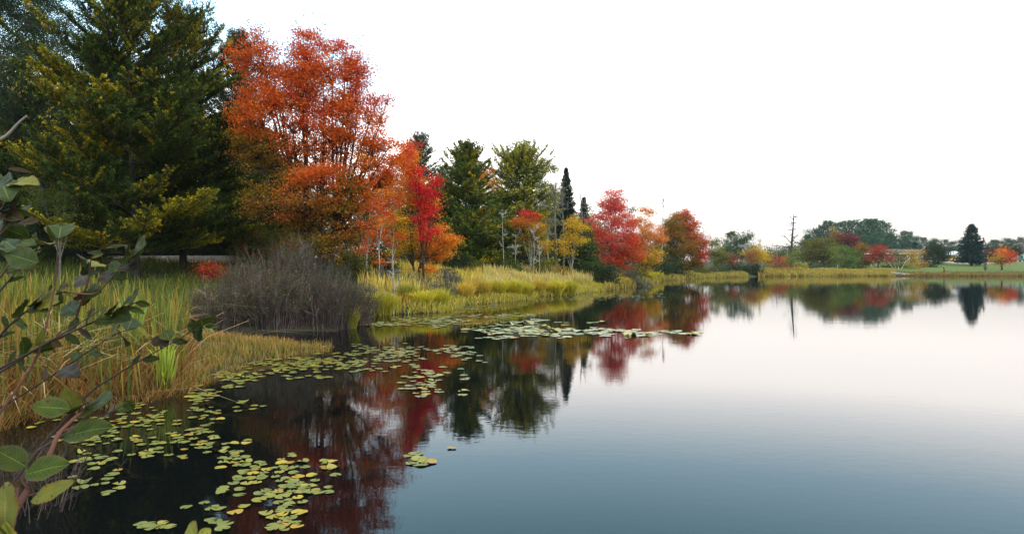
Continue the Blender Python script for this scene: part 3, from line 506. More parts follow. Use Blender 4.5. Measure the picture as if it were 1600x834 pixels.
conifer('white_pine', 'olive pine behind the two grey dead trees', 'pine tree', 862, 92, 312, 3.4, 'pine', pal=MG, alt=PYEL, altw=.3, zlow=.03, K=5, dens=.8)
broadleaf('leafy_tree', 'yellow green leafy tree between the short spruce and the pink maple', 'tree', 930, 94, [(926, 350, 10, 14), (934, 366, 12, 14), (922, 376, 12, 12)], YGREEN, dens=.6, tr=.09)
# woodland behind the shore trees
BK = [(20, 60, 230), (90, 58, 250), (230, 62, 240), (330, 60, 250), (420, 58, 260), (480, 62, 270), (560, 66, 290), (600, 72, 285), (690, 80, 300), (765, 84, 335), (845, 88, 345), (900, 92, 352), (945, 98, 368), (990, 105, 378), (1030, 118, 380)]
for i, (px, d, tp) in enumerate(BK):
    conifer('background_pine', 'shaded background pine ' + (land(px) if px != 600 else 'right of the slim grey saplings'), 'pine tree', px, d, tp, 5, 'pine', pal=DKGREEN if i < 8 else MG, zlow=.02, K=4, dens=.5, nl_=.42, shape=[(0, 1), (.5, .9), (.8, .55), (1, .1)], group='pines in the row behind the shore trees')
UND = [(8, 46, 300), (60, 50, 290), (110, 48, 300), (175, 47, 290), (240, 50, 280), (290, 46, 300), (330, 48, 290), (380, 50, 290), (440, 48, 300), (500, 50, 300), (545, 46, 320), (590, 50, 330), (630, 54, 330), (670, 62, 345), (705, 66, 345), (745, 68, 350), (775, 72, 345), (805, 74, 350), (840, 72, 358), (870, 76, 358), (900, 76, 362), (930, 80, 370), (965, 86, 372), (1000, 94, 380), (1030, 102, 388)]
for i, (px, d, tp) in enumerate(UND):
    hh = (418 - tp) / 2; w_ = max(26, hh * .5)
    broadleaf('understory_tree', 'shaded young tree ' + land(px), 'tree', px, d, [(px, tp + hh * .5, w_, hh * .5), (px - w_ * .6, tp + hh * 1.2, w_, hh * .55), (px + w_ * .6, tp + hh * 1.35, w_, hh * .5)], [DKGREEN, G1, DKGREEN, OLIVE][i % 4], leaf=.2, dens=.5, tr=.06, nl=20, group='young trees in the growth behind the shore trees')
# far left of bay: 1100-1260
far = 140
broadleaf('yellow_tree', 'yellow green tree just right of the round maple', 'tree', 1120, 140, [(1118, 388, 12, 14), (1126, 400, 11, 12), (1112, 405, 10, 12)], [((.2, .2, .03), 3), ((.12, .14, .03), 3), ((.35, .3, .03), 1)], bz=.6)
broadleaf('leafy_tree', 'blue green leafy tree on the far bay shore with bare trunks before it', 'tree', 1158, 165, [(1160, 375, 13, 13), (1148, 385, 12, 12), (1168, 390, 12, 12), (1138, 390, 10, 10), (1155, 400, 18, 10)], [((.10, .16, .07), 4), ((.06, .11, .05), 3)], bz=1)
conifer('background_pine', 'dark pine behind the blue green tree of the bay', 'pine tree', 1142, 175, 366, 4, 'pine', pal=DKGREEN, zlow=.03, K=4, dens=.5, bz=1)
for px, tp, d, pal, lb in [(1143, 394, 140, [((.4, .06, .04), 3), ((.2, .15, .05), 2)], 'small red maple on the bay shore'), (1172, 390, 142, [((.5, .17, .05), 3), ((.25, .16, .04), 2)], 'small orange red maple on the bay shore beside bare trunks'), (1182, 380, 146, [((.65, .42, .02), 3), ((.45, .33, .02), 2)], 'bright yellow tree on the bay shore beside bare trunks'), (1197, 395, 150, [((.68, .42, .02), 3), ((.4, .3, .02), 2)], 'round golden tree left of the far utility pole'),
                        (1213, 399, 150, [((.42, .07, .05), 3), ((.15, .12, .05), 2)], 'small red shrub tree under the far utility pole'), (1228, 402, 165, RORANGE, 'tiny orange tree between the utility pole and the green tree'), (1236, 392, 150, YGREEN, 'upright yellow green tree left of the tall dead pine')]:
    hh = (424 - tp) / 2; broadleaf('small_tree', lb, 'tree', px, d, [(px, tp + hh * .5, hh * .36, hh * .5), (px - hh * .3, tp + hh * .9, hh * .34, hh * .35), (px + hh * .3, tp + hh * 1.05, hh * .34, hh * .35)], pal, bz=.4, tr=.08)
for px, tp, lb in [(1165, 372, 'thin bare trunk before the blue green tree'), (1172, 378, 'bare trunk left of the bright yellow tree'), (1186, 366, 'tallest bare pole right of the bright yellow tree'), (1190, 384, 'short bare pole by the bay bushes'), (1113, 372, 'bare grey trunk right of the round maple')]:
    snag('dead_tree', lb, 'dead tree', px, 146, tp, .10, 5, 1.5, .5, bark=PALEB, pitch=50, bz=.3)
snag('dead_tree', 'tall dark dead pine with short level branches standing alone on the far shore', 'dead tree', 1240, 158, 334, .42, 30, 2.6, .38, bark=(.05, .045, .05), pitch=8, sub=(1, 3), sl=.7, bz=.5, base_px=1237, mul=1.3)
for px, d, wv, hv, pal, lb in [(1125, 138, 14, 14, GREEN, 'green shrub below the yellow green tree'), (1145, 141, 16, 13, DKGREEN, 'dark shrub on the bay shore, left of the round bush'), (1112, 134, 8, 9, [((.09, .08, .08), 1)], 'grey brown shrub at the point of the shore'), (1180, 143, 16, 16, DKGREEN, 'round dark green bush at the water edge of the bay'),
                            (1160, 142, 16, 13, GREEN, 'green shrub beneath the bare trunks'), (1212, 158, 18, 9, OLIVE, 'low olive shrub beneath the far utility pole'), (1256, 160, 10, 13, [((.5, .4, .03), 3), ((.25, .22, .03), 2)], 'yellow shrub right of the tall dead pine'), (1275, 160, 14, 14, [((.10, .14, .07), 3)], 'grey green willow shrub beneath the olive tree'),
                            (1292, 160, 14, 13, [((.11, .14, .06), 3)], 'second grey green willow shrub beneath the olive tree'), (1342, 162, 16, 12, OLIVE, 'olive thicket below the maroon tree'), (1361, 160, 14, 6, OLIVE, 'low shrub left of the red tree on the far lawn'), (1240, 175, 18, 12, DKGREEN, 'dark shrub behind the tall dead pine')]:
    bush('shrub', lb, 'shrub', px, d, wv, hv, pal, bz=.35)
# bay background trees (real, 220 m off)
for i, (px, tp) in enumerate([(1120, 392), (1190, 392), (1205, 388), (1222, 390), (1232, 386), (1250, 384), (1176, 390), (1262, 376)]):
    broadleaf('distant_tree', 'pale blue green tree behind the bay, ' + land(px), 'tree', px, 215 + 5 * (i % 3), [(px, tp + 9, 9, 9), (px - 7, tp + 17, 9, 8), (px + 7, tp + 18, 9, 8)], [GREEN, OLIVE, GREEN, [((.2, .1, .04), 1), ((.1, .13, .05), 3)]][i % 4], bz=1.2, group='hazy trees behind the bay')
# far shore trees
broadleaf('olive_tree', 'big round olive tree right of the tall dead pine', 'tree', 1282, 166, [(1282, 382, 16, 13), (1268, 392, 13, 14), (1296, 392, 12, 14), (1282, 402, 20, 13), (1266, 408, 12, 10), (1298, 408, 11, 10)], [((.15, .13, .02), 3), ((.11, .11, .02), 3), ((.22, .16, .02), 1)], bz=.5, tr=.2, dens=1.2)
broadleaf('leafy_tree', 'tree with a golden top showing behind the olive and maroon trees', 'tree', 1302, 185, [(1302, 368, 9, 8, [((.3, .22, .04), 1)]), (1306, 382, 12, 12, DKGREEN), (1300, 392, 10, 12, DKGREEN)], GREEN, bz=1)
broadleaf('maroon_tree', 'deep maroon tree above the small light green trees', 'tree', 1322, 180, [(1318, 374, 13, 9), (1328, 382, 10, 12), (1312, 386, 10, 10, DKGREEN), (1330, 396, 8, 10), (1320, 398, 12, 12, DKGREEN)], MAROON, bz=1, tr=.16, dens=1.2)
broadleaf('birch', 'pale yellow green birch with a white trunk beneath the maroon tree', 'birch tree', 1308, 160, [(1308, 392, 6, 9), (1306, 402, 9, 9), (1311, 410, 8, 6)], YGREEN, bz=.5, bark=WHITEB, tr=.12, fork=.5)
broadleaf('poplar', 'light green poplar right of the pale birch', 'tree', 1325, 161, [(1324, 391, 6, 9), (1322, 402, 9, 10), (1329, 406, 9, 9), (1324, 414, 11, 7)], [((.1, .17, .04), 3), ((.14, .2, .05), 2)], bz=.5)
broadleaf('poplar', 'slim olive and orange poplar left of the brick bungalow', 'tree', 1346, 164, [(1346, 385, 6, 8, BRONZE), (1350, 394, 7, 9, BRONZE), (1342, 400, 8, 10, YGREEN), (1348, 410, 9, 8, OLIVE)], OLIVE, bz=.5)
broadleaf('red_maple', 'round brick red maple on the far lawn in front of the bungalow', 'maple tree', 1371, 162, [(1374, 391, 7, 7), (1366, 397, 7, 8), (1380, 397, 6, 7), (1372, 403, 11, 7, [((.3, .09, .03), 2), ((.25, .16, .03), 2)]), (1362, 404, 7, 6), (1384, 405, 6, 6)], [((.45, .05, .03), 3), ((.38, .09, .04), 2)], tr=.17, bark=DARKB, fork=.5, dens=1.1)
broadleaf('birch', 'clump of white stemmed birches with thin green crowns on the far lawn', 'birch tree', 1402, 163, [(1399, 396, 4, 6), (1396, 402, 5, 6), (1404, 400, 4, 6), (1400, 408, 5, 4, OLIVE, .5)], [((.13, .14, .04), 3), ((.25, .22, .04), 1)], tr=.07, stems=4, spread=1.5, bark=WHITEB, dens=.28, fork=.75)
broadleaf('yellow_tree', 'golden yellow tree with a leaning pale stem before the white garage', 'tree', 1427, 164, [(1424, 396, 5, 6), (1429, 402, 6, 7), (1428, 410, 6, 6), (1435, 393, 4, 4, [((.45, .25, .06), 1)], .6), (1431, 416, 6, 4)], [((.5, .33, .03), 3), ((.38, .26, .03), 3)], bark=WHITEB, tr=.08, stems=2, fork=.5)
conifer('spruce', 'small dark blue spruce behind the golden yellow tree', 'spruce tree', 1429, 235, 379, 3.0, 'spruce', pal=[((.02, .045, .04), 1)], zlow=.03, K=4)
broadleaf('dense_tree', 'dense dark olive tree with a short trunk beside the driveway', 'tree', 1463, 190, [(1464, 389, 11, 8), (1456, 396, 9, 9), (1471, 396, 9, 9), (1463, 402, 15, 8)], [((.035, .05, .02), 3), ((.05, .06, .02), 2)], tr=.3, bark=DARKB, stems=2, spread=.8, dens=1.8, fork=.4)
conifer('spruce', 'large dark blue green spruce on the far lawn', 'spruce tree', 1518, 180, 351, 3.9, 'spruce', pal=[((.014, .032, .030), 4), ((.022, .045, .038), 3)], zlow=.14, K=7, tr=.35, dens=1.2, shape=[(0, .9), (.15, 1.05), (.4, .8), (.7, .48), (.9, .22), (1, .05)])
broadleaf('maroon_tree', 'low dull maroon tree right of the large spruce', 'tree', 1544, 235, [(1540, 396, 9, 8), (1549, 396, 9, 9), (1544, 402, 12, 6)], [((.17, .05, .05), 3), ((.12, .05, .04), 2)])
broadleaf('dense_tree', 'dark rounded tree behind the orange red maple at the right edge', 'tree', 1583, 225, [(1582, 390, 11, 8), (1574, 396, 10, 8), (1588, 398, 9, 9)], DKGREEN)
broadleaf('orange_maple', 'small leaning maple, orange at left and red at right, near the right edge', 'maple tree', 1565, 158, [(1564, 392, 6, 6, ORANGE), (1558, 400, 8, 8, [((.45, .25, .03), 3), ((.6, .2, .02), 2)]), (1572, 398, 8, 8, RED), (1577, 402, 5, 6, RED), (1563, 407, 9, 5, [((.35, .25, .03), 3)]), (1570, 408, 6, 5, RED)], ORANGE, tr=.2, bark=DARKB, dens=1.1, fork=.4)
for px, d, wv, hv, pal, lb in [(1548, 205, 6, 8, DKGREEN, 'clipped dark bush right of the large spruce'), (1447, 205, 5, 7, DKGREEN, 'clipped dark bush by the garage'), (1430, 208, 4, 6, [((.02, .04, .035), 1)], 'dark blue bush by the bungalow wall left of the garage'), (1407, 208, 3, 5, [((.02, .04, .035), 1)], 'dark blue bush by the bungalow wall'),
        (1349, 205, 6, 8, DKGREEN, 'dark bush at the left end of the bungalow'), (1388, 172, 12, 5, OLIVE, 'low hedge clump right of the red maple'), (1412, 170, 12, 5, OLIVE, 'low hedge clump behind the birch clump'), (1440, 172, 10, 7, BRONZE, 'bronze hedge clump right of the golden tree'), (1456, 172, 7, 5, DKGREEN, 'dark hedge clump at the end of the driveway')]:
    bush('shrub', lb, 'shrub', px, d, wv, hv, pal)
snag('bare_shrub', 'bare twiggy sapling at the water edge below the large spruce', 'sapling', 1540, 151, 411, .05, 12, 1.2, .2, pitch=50, bark=(.12, .07, .05), mul=.8)
snag('bare_shrub', 'brown bare sapling stump at the water edge left of the large spruce', 'sapling', 1475, 151, 417, .22, 4, .6, .3, pitch=50, bark=(.13, .06, .04))
# hazy pine hill and treeline, copies of four trees
HAZE_TEAL = [((.035, .085, .045), 3), ((.055, .105, .05), 2)]  # teal of distance haze mixed into the treeline's needle and leaf colours
protos = []
for k in range(3):
    o = conifer('distant_pine', 'hazy blue green pine in the distant treeline', 'pine tree', 1330, 330, 345, 7.5, 'pine', pal=HAZE_TEAL, zlow=.05, K=4, dens=.7, bz=0, shape=[(0, .7), (.3, 1), (.6, .95), (.8, .75), (1, .25)]); protos.append(o)
o = broadleaf('distant_tree', 'hazy rounded leafy tree in the distant treeline', 'tree', 1330, 330, [(1330, 362, 20, 17), (1316, 380, 18, 17), (1344, 380, 18, 17), (1330, 396, 26, 16)], HAZE_TEAL, bz=0, dens=.8, tr=.3); protos.append(o)
protH = [22., 22., 22., 23.]
line = [(1262, 370, 300, 0), (1272, 362, 310, 3), (1284, 358, 305, 1), (1293, 352, 300, 0), (1306, 354, 310, 2), (1318, 353, 305, 1), (1331, 351, 300, 0), (1343, 352, 306, 2), (1355, 350, 300, 1), (1364, 349, 297, 0), (1374, 351, 300, 2), (1384, 355, 304, 1), (1392, 369, 300, 0), (1300, 372, 285, 3), (1322, 368, 288, 3), (1346, 370, 285, 3), (1368, 372, 283, 3), (1385, 378, 280, 3),
        (1402, 374, 320, 3), (1412, 366, 325, 1), (1420, 366, 320, 2), (1430, 371, 330, 3), (1443, 374, 330, 0), (1453, 378, 340, 3), (1464, 375, 338, 3), (1478, 377, 340, 1), (1490, 378, 340, 3), (1502, 377, 335, 2), (1516, 380, 340, 3), (1530, 380, 340, 1), (1541, 381, 345, 3), (1552, 377, 340, 0), (1563, 377, 340, 3), (1573, 375, 345, 2), (1584, 376, 340, 3), (1594, 374, 338, 1), (1604, 374, 340, 3), (1618, 373, 340, 0), (1635, 372, 340, 3), (1255, 380, 290, 3), (1240, 388, 300, 3), (1218, 391, 310, 3), (1200, 393, 310, 3), (1180, 394, 310, 3)]
used = set()
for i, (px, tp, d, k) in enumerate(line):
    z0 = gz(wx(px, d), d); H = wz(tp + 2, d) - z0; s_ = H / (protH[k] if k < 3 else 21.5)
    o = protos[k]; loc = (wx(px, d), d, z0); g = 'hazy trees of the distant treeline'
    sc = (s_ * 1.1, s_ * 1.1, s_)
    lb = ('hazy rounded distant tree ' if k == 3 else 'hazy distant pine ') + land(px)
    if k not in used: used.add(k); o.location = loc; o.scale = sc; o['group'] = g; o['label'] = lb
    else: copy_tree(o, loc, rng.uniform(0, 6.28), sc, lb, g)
# ================================================================ things on the far shore
def flat(name, c, rough=.6, metal=0, spec=.4):
    m = noisemat(name, tuple(a * .92 for a in c), tuple(min(1, a * 1.06) for a in c), 3, rough, bump=0, spec=spec); return m
FM = {k: flat(k, *v) for k, v in dict(brick=((.26, .08, .05), .9), roof=((.16, .10, .095), .9), white_paint=((.72, .71, .68), .6), glass=((.03, .04, .05), .08), wood_pole=((.26, .22, .18), .9), metal_white=((.75, .75, .75), .3), red_paint=((.3, .03, .035), .3), yellow_paint=((.7, .42, .03), .4),
                                      rubber=((.02, .02, .02), .8), dark_metal=((.05, .05, .055), .5), wood=((.3, .2, .13), .8), siding=((.5, .55, .56), .7), darkroof=((.13, .085, .08), .9), green_paint=((.05, .13, .12), .25), pale_wood=((.5, .44, .36), .8), orange_plastic=((.7, .2, .06), .5)).items()}
def bxs(b, x0, x1, y0, y1, z0, z1, top=None):
    """box; top=(dx0,dx1,dy0,dy1) insets the upper face"""
    t = top or (0, 0, 0, 0)
    v = [(x0, y0, z0), (x1, y0, z0), (x1, y1, z0), (x0, y1, z0), (x0 + t[0], y0 + t[2], z1), (x1 - t[1], y0 + t[2], z1), (x1 - t[1], y1 - t[3], z1), (x0 + t[0], y1 - t[3], z1)]
    b.add(v, [[0, 3, 2, 1], [4, 5, 6, 7], [0, 1, 5, 4], [1, 2, 6, 5], [2, 3, 7, 6], [3, 0, 4, 7]])
def part(name, m, root, *boxes):
    b = Buf()
    for q in boxes: bxs(b, *q)
    o = b.build(name, FM[m], root); return o
def gable(b, x0, x1, y0, y1, z0, z1, ov=.5, axis='x', th=.2):
    if axis == 'x':
        ym = (y0 + y1) / 2; v = [(x0 - ov, y0 - ov, z0), (x1 + ov, y0 - ov, z0), (x1 + ov, ym, z1), (x0 - ov, ym, z1), (x1 + ov, y1 + ov, z0), (x0 - ov, y1 + ov, z0)]
    else:
        xm = (x0 + x1) / 2; v = [(x0 - ov, y1 + ov, z0), (x0 - ov, y0 - ov, z0), (xm, y0 - ov, z1), (xm, y1 + ov, z1), (x1 + ov, y0 - ov, z0), (x1 + ov, y1 + ov, z0)]
    v = np.array(v); v2 = v + np.array([0, 0, th]); V = np.concatenate([v, v2])
    b.add(V, [[0, 1, 2, 3], [3, 2, 4, 5], [6, 9, 8, 7], [9, 11, 10, 8], [0, 6, 7, 1], [5, 4, 10, 11], [0, 3, 9, 6], [3, 5, 11, 9], [1, 7, 8, 2], [2, 8, 10, 4]])
# brick bungalow
hd = 216; hx0, hx1 = wx(1352, hd), wx(1449, hd); hz = gz((hx0 + hx1) / 2, hd) - .1; hl = hx1 - hx0
h = empty('brick_bungalow', (hx0, hd, hz), 'long low brick bungalow with a pale roof behind the red maple', 'house')
part('wall', 'brick', h, (0, hl, 0, 8, 0, 2.75))
rb_ = Buf(); gable(rb_, 0, hl, 0, 8, 2.80, 4.1, .7); rf = rb_.build('roof', FM['roof'], h)
part('fascia', 'white_paint', h, (-.72, hl + .72, -.78, -.73, 2.62, 3.0))
for x, wd_, z0, z1 in [(1.6, 1.5, .9, 2.2), (4.0, 2.2, .7, 2.2), (7.2, .9, 1.0, 2.1), (10.9, .7, 1.0, 2.1)]:
    wn = part('window', 'white_paint', h, (x, x + wd_, -.06, .02, z0, z1)); p_ = part('pane', 'glass', wn, *[(x + .1 + k * (wd_ - .1) / 2, x + (k + 1) * (wd_ - .1) / 2, -.09, -.062, z0 + .1, z1 - .1) for k in range(2)])
for x, wd_ in [(9.2, 1.1), (13.2, 1.0)]:
    dr_ = part('door', 'white_paint', h, (x, x + wd_, -.07, .02, .1, 2.3)); part('handle', 'dark_metal', dr_, (x + wd_ - .18, x + wd_ - .1, -.12, -.072, 1.0, 1.15)); part('pane', 'glass', dr_, (x + .3, x + wd_ - .3, -.085, -.072, 1.3, 2.0))
part('garage_door', 'white_paint', h, (15.6, 18.3, -.07, .02, .05, 2.35))
part('step', 'pale_wood', h, (1.0, 3.4, -1.4, -.1, 0, .5))
# shed with white metal roof
sd_ = 250; sx0, sx1 = wx(1474, sd_), wx(1502, sd_); sz = gz((sx0 + sx1) / 2, sd_) - .1; sl_ = sx1 - sx0
s_ = empty('shed', (sx0, sd_, sz), 'brown wooden shed with a bright white metal roof left of the large spruce', 'shed')
part('wall', 'wood', s_, (0, sl_, 0, 7, 0, 2.6)); q_ = Buf(); gable(q_, 0, sl_, 0, 7, 2.62, 4.0, .4); q_.build('roof', FM['metal_white'], s_); part('door', 'dark_metal', s_, (2.4, 4.6, -.06, .02, .05, 2.2)); part('window', 'glass', s_, (5.2, 6.0, -.06, .02, 1.1, 1.9))
# white house at right edge
wd0 = 225; ax0 = wx(1590, wd0); az0 = gz(ax0 + 5, wd0) - .1
h2 = empty('white_house', (ax0, wd0, az0), 'white sided house with a steep dark roof at the right edge', 'house')
part('wall', 'siding', h2, (0, 9, 0, 8, 0, 2.9)); q_ = Buf(); gable(q_, 1, 9.4, 0, 8, 2.95, 6.3, .5, 'y'); q_.build('roof', FM['darkroof'], h2)
gb_ = Buf(); gb_.add([(1.1, -.003, 2.9), (9.3, -.003, 2.9), (5.2, -.003, 6.1), (1.1, .2, 2.9), (9.3, .2, 2.9), (5.2, .2, 6.1)], t=[[0, 1, 2], [3, 5, 4]]); gb_.build('gable', FM['darkroof'], h2)
for x in (.8, 3.2): wn = part('window', 'white_paint', h2, (x, x + 1.1, -.06, .02, 1.0, 2.2)); part('pane', 'glass', wn, (x + .1, x + 1.0, -.09, -.062, 1.1, 2.1))
part('porch_roof', 'green_paint', h2, (-3, 0.9, -1.5, 2.5, 2.5, 2.75, (.6, 0, .6, .6))); part('porch_post', 'white_paint', h2, (-2.7, -2.5, -1.2, -1.0, 0, 2.5)); part('porch_post', 'white_paint', h2, (-.9, -.7, -1.2, -1.0, 0, 2.5)); part('door', 'white_paint', h2, (5.2, 6.2, -.06, .02, .1, 2.2))
# vehicles
def car(name, label, px, d, paint, L=4.6, rot=0, pickup=False):
    X = wx(px, d); z = gz(X, d); r = empty(name, (X, d, z), label, 'pickup truck' if pickup else 'car'); r.rotation_euler = (0, 0, rot)
    if pickup: prf = [(-.5, .45), (-.5, .95), (-.12, 1.0), (-.1, 1.65), (.12, 1.68), (.24, 1.08), (.48, .98), (.5, .45)]
    else: prf = [(-.5, .4), (-.5, .85), (-.36, .95), (-.24, 1.42), (.08, 1.45), (.24, .98), (.47, .85), (.5, .4)]
    n = len(prf); b = Buf(); W = .88
    V = [(x * L, s * W * (.86 if z > 1.2 else 1), z) for s in (-1, 1) for x, z in prf]
    side = [0, 1, 2, 5, 6, 7]; q = [[i, i + 1, i + 1 + n, i + n] for i in range(n - 1)] + [[7, 0, n, n + 7]]
    q += [[0, 1, 2, 7], [2, 5, 6, 7], [2, 3, 4, 5]]; q += [[n + a for a in reversed(f)] for f in [[0, 1, 2, 7], [2, 5, 6, 7], [2, 3, 4, 5]]]
    b.add(V, q); b.build('body', FM[paint], r)
    b = Buf(); (xa, za), (xb, zb), (xc, zc), (xd, zd) = prf[2], prf[3], prf[4], prf[5]
    for s in (-1, 1): b.add([((xa * .8 + xb * .2) * L, s * (W * .985 + .012), za + .1), ((xd * .9 + xc * .1) * L, s * (W * .985 + .012), zd + .08), (xc * L * .9, s * (W * .88 + .01), zc - .1), (xb * L * .92, s * (W * .88 + .01), zb - .1)], [[0, 1, 2, 3]])
    b.build('window', FM['glass'], r)
    for x in (-.32, .32):
        for s in (-1, 1):
            b = Buf(); tube(b, [(x * L, s * (W - .2), .34), (x * L, s * (W + .02), .34)], .34, 14); b.add([(x * L, s * (W - .2), .34)]); wh = b.build('wheel', FM['rubber'], r)
            b = Buf(); tube(b, [(x * L, s * (W + .015), .34), (x * L, s * (W + .035), .34)], .19, 10); b.build('rim', FM['metal_white'], wh)
    for s in (-1, 1): b = Buf(); bxs(b, .49 * L, .503 * L, s * .62 - .14, s * .62 + .14, .68, .82); b.build('headlight', FM['metal_white'], r)
car('pickup_truck', 'dark red pickup truck parked beside the shed left of the large spruce', 1469, 222, 'red_paint', 5.2, 0, True)
car('parked_car', 'small red car partly behind the pole right of the large spruce', 1537, 222, 'red_paint', 4.2, R(180))
car('parked_car', 'dark green car parked in front of the white house at the right edge', 1590, 205, 'green_paint', 4.6, R(5))
# yellow loader
tx = wx(1486, 214); tz = gz(tx, 214); t_ = empty('tractor', (tx, 214, tz), 'small yellow tractor with an open cab before the shed', 'tractor')
part('body', 'yellow_paint', t_, (-1.6, 1.0, -.5, .5, .5, 1.15, (.1, .1, .05, .05)))
part('cab_frame', 'yellow_paint', t_, *[(x - .05, x + .05, y - .05, y + .05, 1.15, 2.2) for x in (.0, 1.0) for y in (-.5, .5)], (-.1, 1.15, -.6, .6, 2.2, 2.32))
part('seat', 'dark_metal', t_, (.3, .8, -.25, .25, 1.16, 1.35), (.7, .8, -.25, .25, 1.35, 1.75)); part('bucket', 'dark_metal', t_, (-2.5, -1.75, -.8, .8, .2, .75, (.3, 0, 0, 0)))
for x, rr in ((-1.1, .42), (.75, .62)):
    for s in (-1, 1):
        b = Buf(); tube(b, [(x, s * .52, rr), (x, s * .85, rr)], rr, 14); wh = b.build('wheel', FM['rubber'], t_); b = Buf(); tube(b, [(x, s * .84, rr), (x, s * .87, rr)], rr * .5, 10); b.build('rim', FM['yellow_paint'], wh)
# utility poles
def pole(px, d, top, label, arms=0, transf=False, bz=None, r=.15):
    X = wx(px, d); z0 = (gz(X, d) if bz is None else bz) - .2; H = wz(top, d) - z0; o = empty('utility_pole', (X, d, z0), label, 'utility pole')
    b = Buf(); tube(b, [(0, 0, 0), (0, 0, H)], [r, r * .7], 8); b.build('pole', FM['wood_pole'], o)
    for k in range(arms):
        z = H - .35 - k * 1.0; part('crossarm', 'wood_pole', o, (-1.3, 1.3, -.28, -.15, z - .08, z + .08))
        for x in (-1.15, -.5, .5, 1.15): b = Buf(); tube(b, [(x, -.21, z + .08), (x, -.21, z + .32)], [.07, .05], 6); b.build('insulator', FM['metal_white'], o)
    if transf: b = Buf(); tube(b, [(.42, -.1, H - 2.4), (.42, -.1, H - 1.3)], .3, 12); b.build('transformer', FM['metal_white'], o); part('bracket', 'dark_metal', o, (.05, .3, -.15, -.05, H - 1.9, H - 1.7))
    return X, d, z0 + H
pole(1442, 196, 377, 'utility pole with a white transformer in front of the bungalow garage', 0, True)
pole(1536, 190, 374, 'plain yellowish utility pole right of the large spruce', 0)
pole(1214, 170, 381, 'utility pole with crossarms above the trees of the bay', 2, bz=.5)
# boat, picnic table, kayak, posts
bx_, by_ = wx(1407, 150.6), 150.6; bo = empty('rowboat', (bx_, by_, .18), 'white rowboat pulled up on the far bank below the birches', 'boat'); bo.rotation_euler = (0, R(8), R(-12))
def hull(L, W, H, m, root, nm='hull'):
    b = Buf(); n = 9; V = []
    for i in range(n):
        t = i / (n - 1); wv = W / 2 * (1 - (2 * max(0, t - .35) / 1.3) ** 2.2); sh = .25 * H * t ** 3
        V += [((t - .5) * L, -wv, H + sh), ((t - .5) * L, -wv * .7, .1 * H), ((t - .5) * L, 0, 0 + sh * .5), ((t - .5) * L, wv * .7, .1 * H), ((t - .5) * L, wv, H + sh), ((t - .5) * L, wv * .85, H * .95 + sh), ((t - .5) * L, 0, .15 * H + sh * .5), ((t - .5) * L, -wv * .85, H * .95 + sh)]
    b.add(V, [[i * 8 + j, (i + 1) * 8 + j, (i + 1) * 8 + (j + 1) % 8, i * 8 + (j + 1) % 8] for i in range(n - 1) for j in range(8)] + [[0, 1, 6, 7], [1, 2, 3, 6], [3, 4, 5, 6]]); return b.build(nm, FM[m], root, smooth=False)
hull(4.2, 1.4, .5, 'metal_white', bo)
for x in (-1.2, .3): part('bench', 'pale_wood', bo, (x, x + .3, -.5, .5, .36, .4))
ko = empty('kayak', (wx(1378, 151.5), 151.5, .25), 'small orange kayak lying in the far bank grass', 'kayak'); hull(2.8, .7, .3, 'orange_plastic', ko); part('cockpit', 'dark_metal', ko, (-.5, .3, -.2, .2, .26, .29))
px_ = wx(1361, 172); pz = gz(px_, 172); po = empty('picnic_table', (px_, 172, pz), 'pale picnic table on the far lawn left of the red maple', 'table')
part('table_top', 'pale_wood', po, (-1.1, 1.1, -.4, .4, .95, 1.02)); part('bench', 'pale_wood', po, (-1.1, 1.1, -.95, -.68, .5, .56)); part('bench', 'pale_wood', po, (-1.1, 1.1, .68, .95, .5, .56))
for x in (-.8, .8): part('leg', 'wood', po, (x - .05, x + .05, -.85, .85, .42, .5), (x - .05, x + .05, -.25, -.15, 0, .95), (x - .05, x + .05, .15, .25, 0, .95))
for px, lb in [(1475, 'short dark post at the driveway edge, nearer the round dark tree'), (1484, 'short dark post at the driveway edge below the tractor'), (1577, 'short dark post on the lawn right of the orange red maple')]:
    X = wx(px, 183); b = Buf(); tube(b, [(0, 0, -.1), (0, 0, 1.1)], [.13, .11], 8); bxs(b, -.16, .16, -.16, .16, 1.1, 1.2); tag(b.build('post', FM['wood'], None, (X, 183, gz(X, 183))), lb, 'post')
    C.objects[-1].location = (X, 183, gz(X, 183))
# driveway
db = Buf(); xs = np.linspace(wx(1452, 206), wx(1562, 195), 20); V = []
for i, x in enumerate(xs):
    t = i / 19; y0 = 187 + 2 * t; wv = 24 * (1 - t) ** .8 + 4
    for j in range(5): y = y0 + wv * j / 4; V.append((x, y, gz(x, y) + .05))
db.add(V, [[i * 5 + j, (i + 1) * 5 + j, (i + 1) * 5 + j + 1, i * 5 + j + 1] for i in range(19) for j in range(4)]); tag(db.build('driveway', M['road']), kind='structure')
# thin metal reflector post by the near road
b = Buf(); tube(b, [(0, 0, -.2), (0, 0, 1.0)], [.03, .03], 6); bxs(b, -.05, .05, -.04, -.032, .7, .98); X = wx(35, 35.5)
tag(b.build('marker_post', flat('galvanised', (.3, .36, .4)), None, (X, 35.5, gz(X, 35.5))), 'thin grey metal marker post beside the near road at left', 'post')
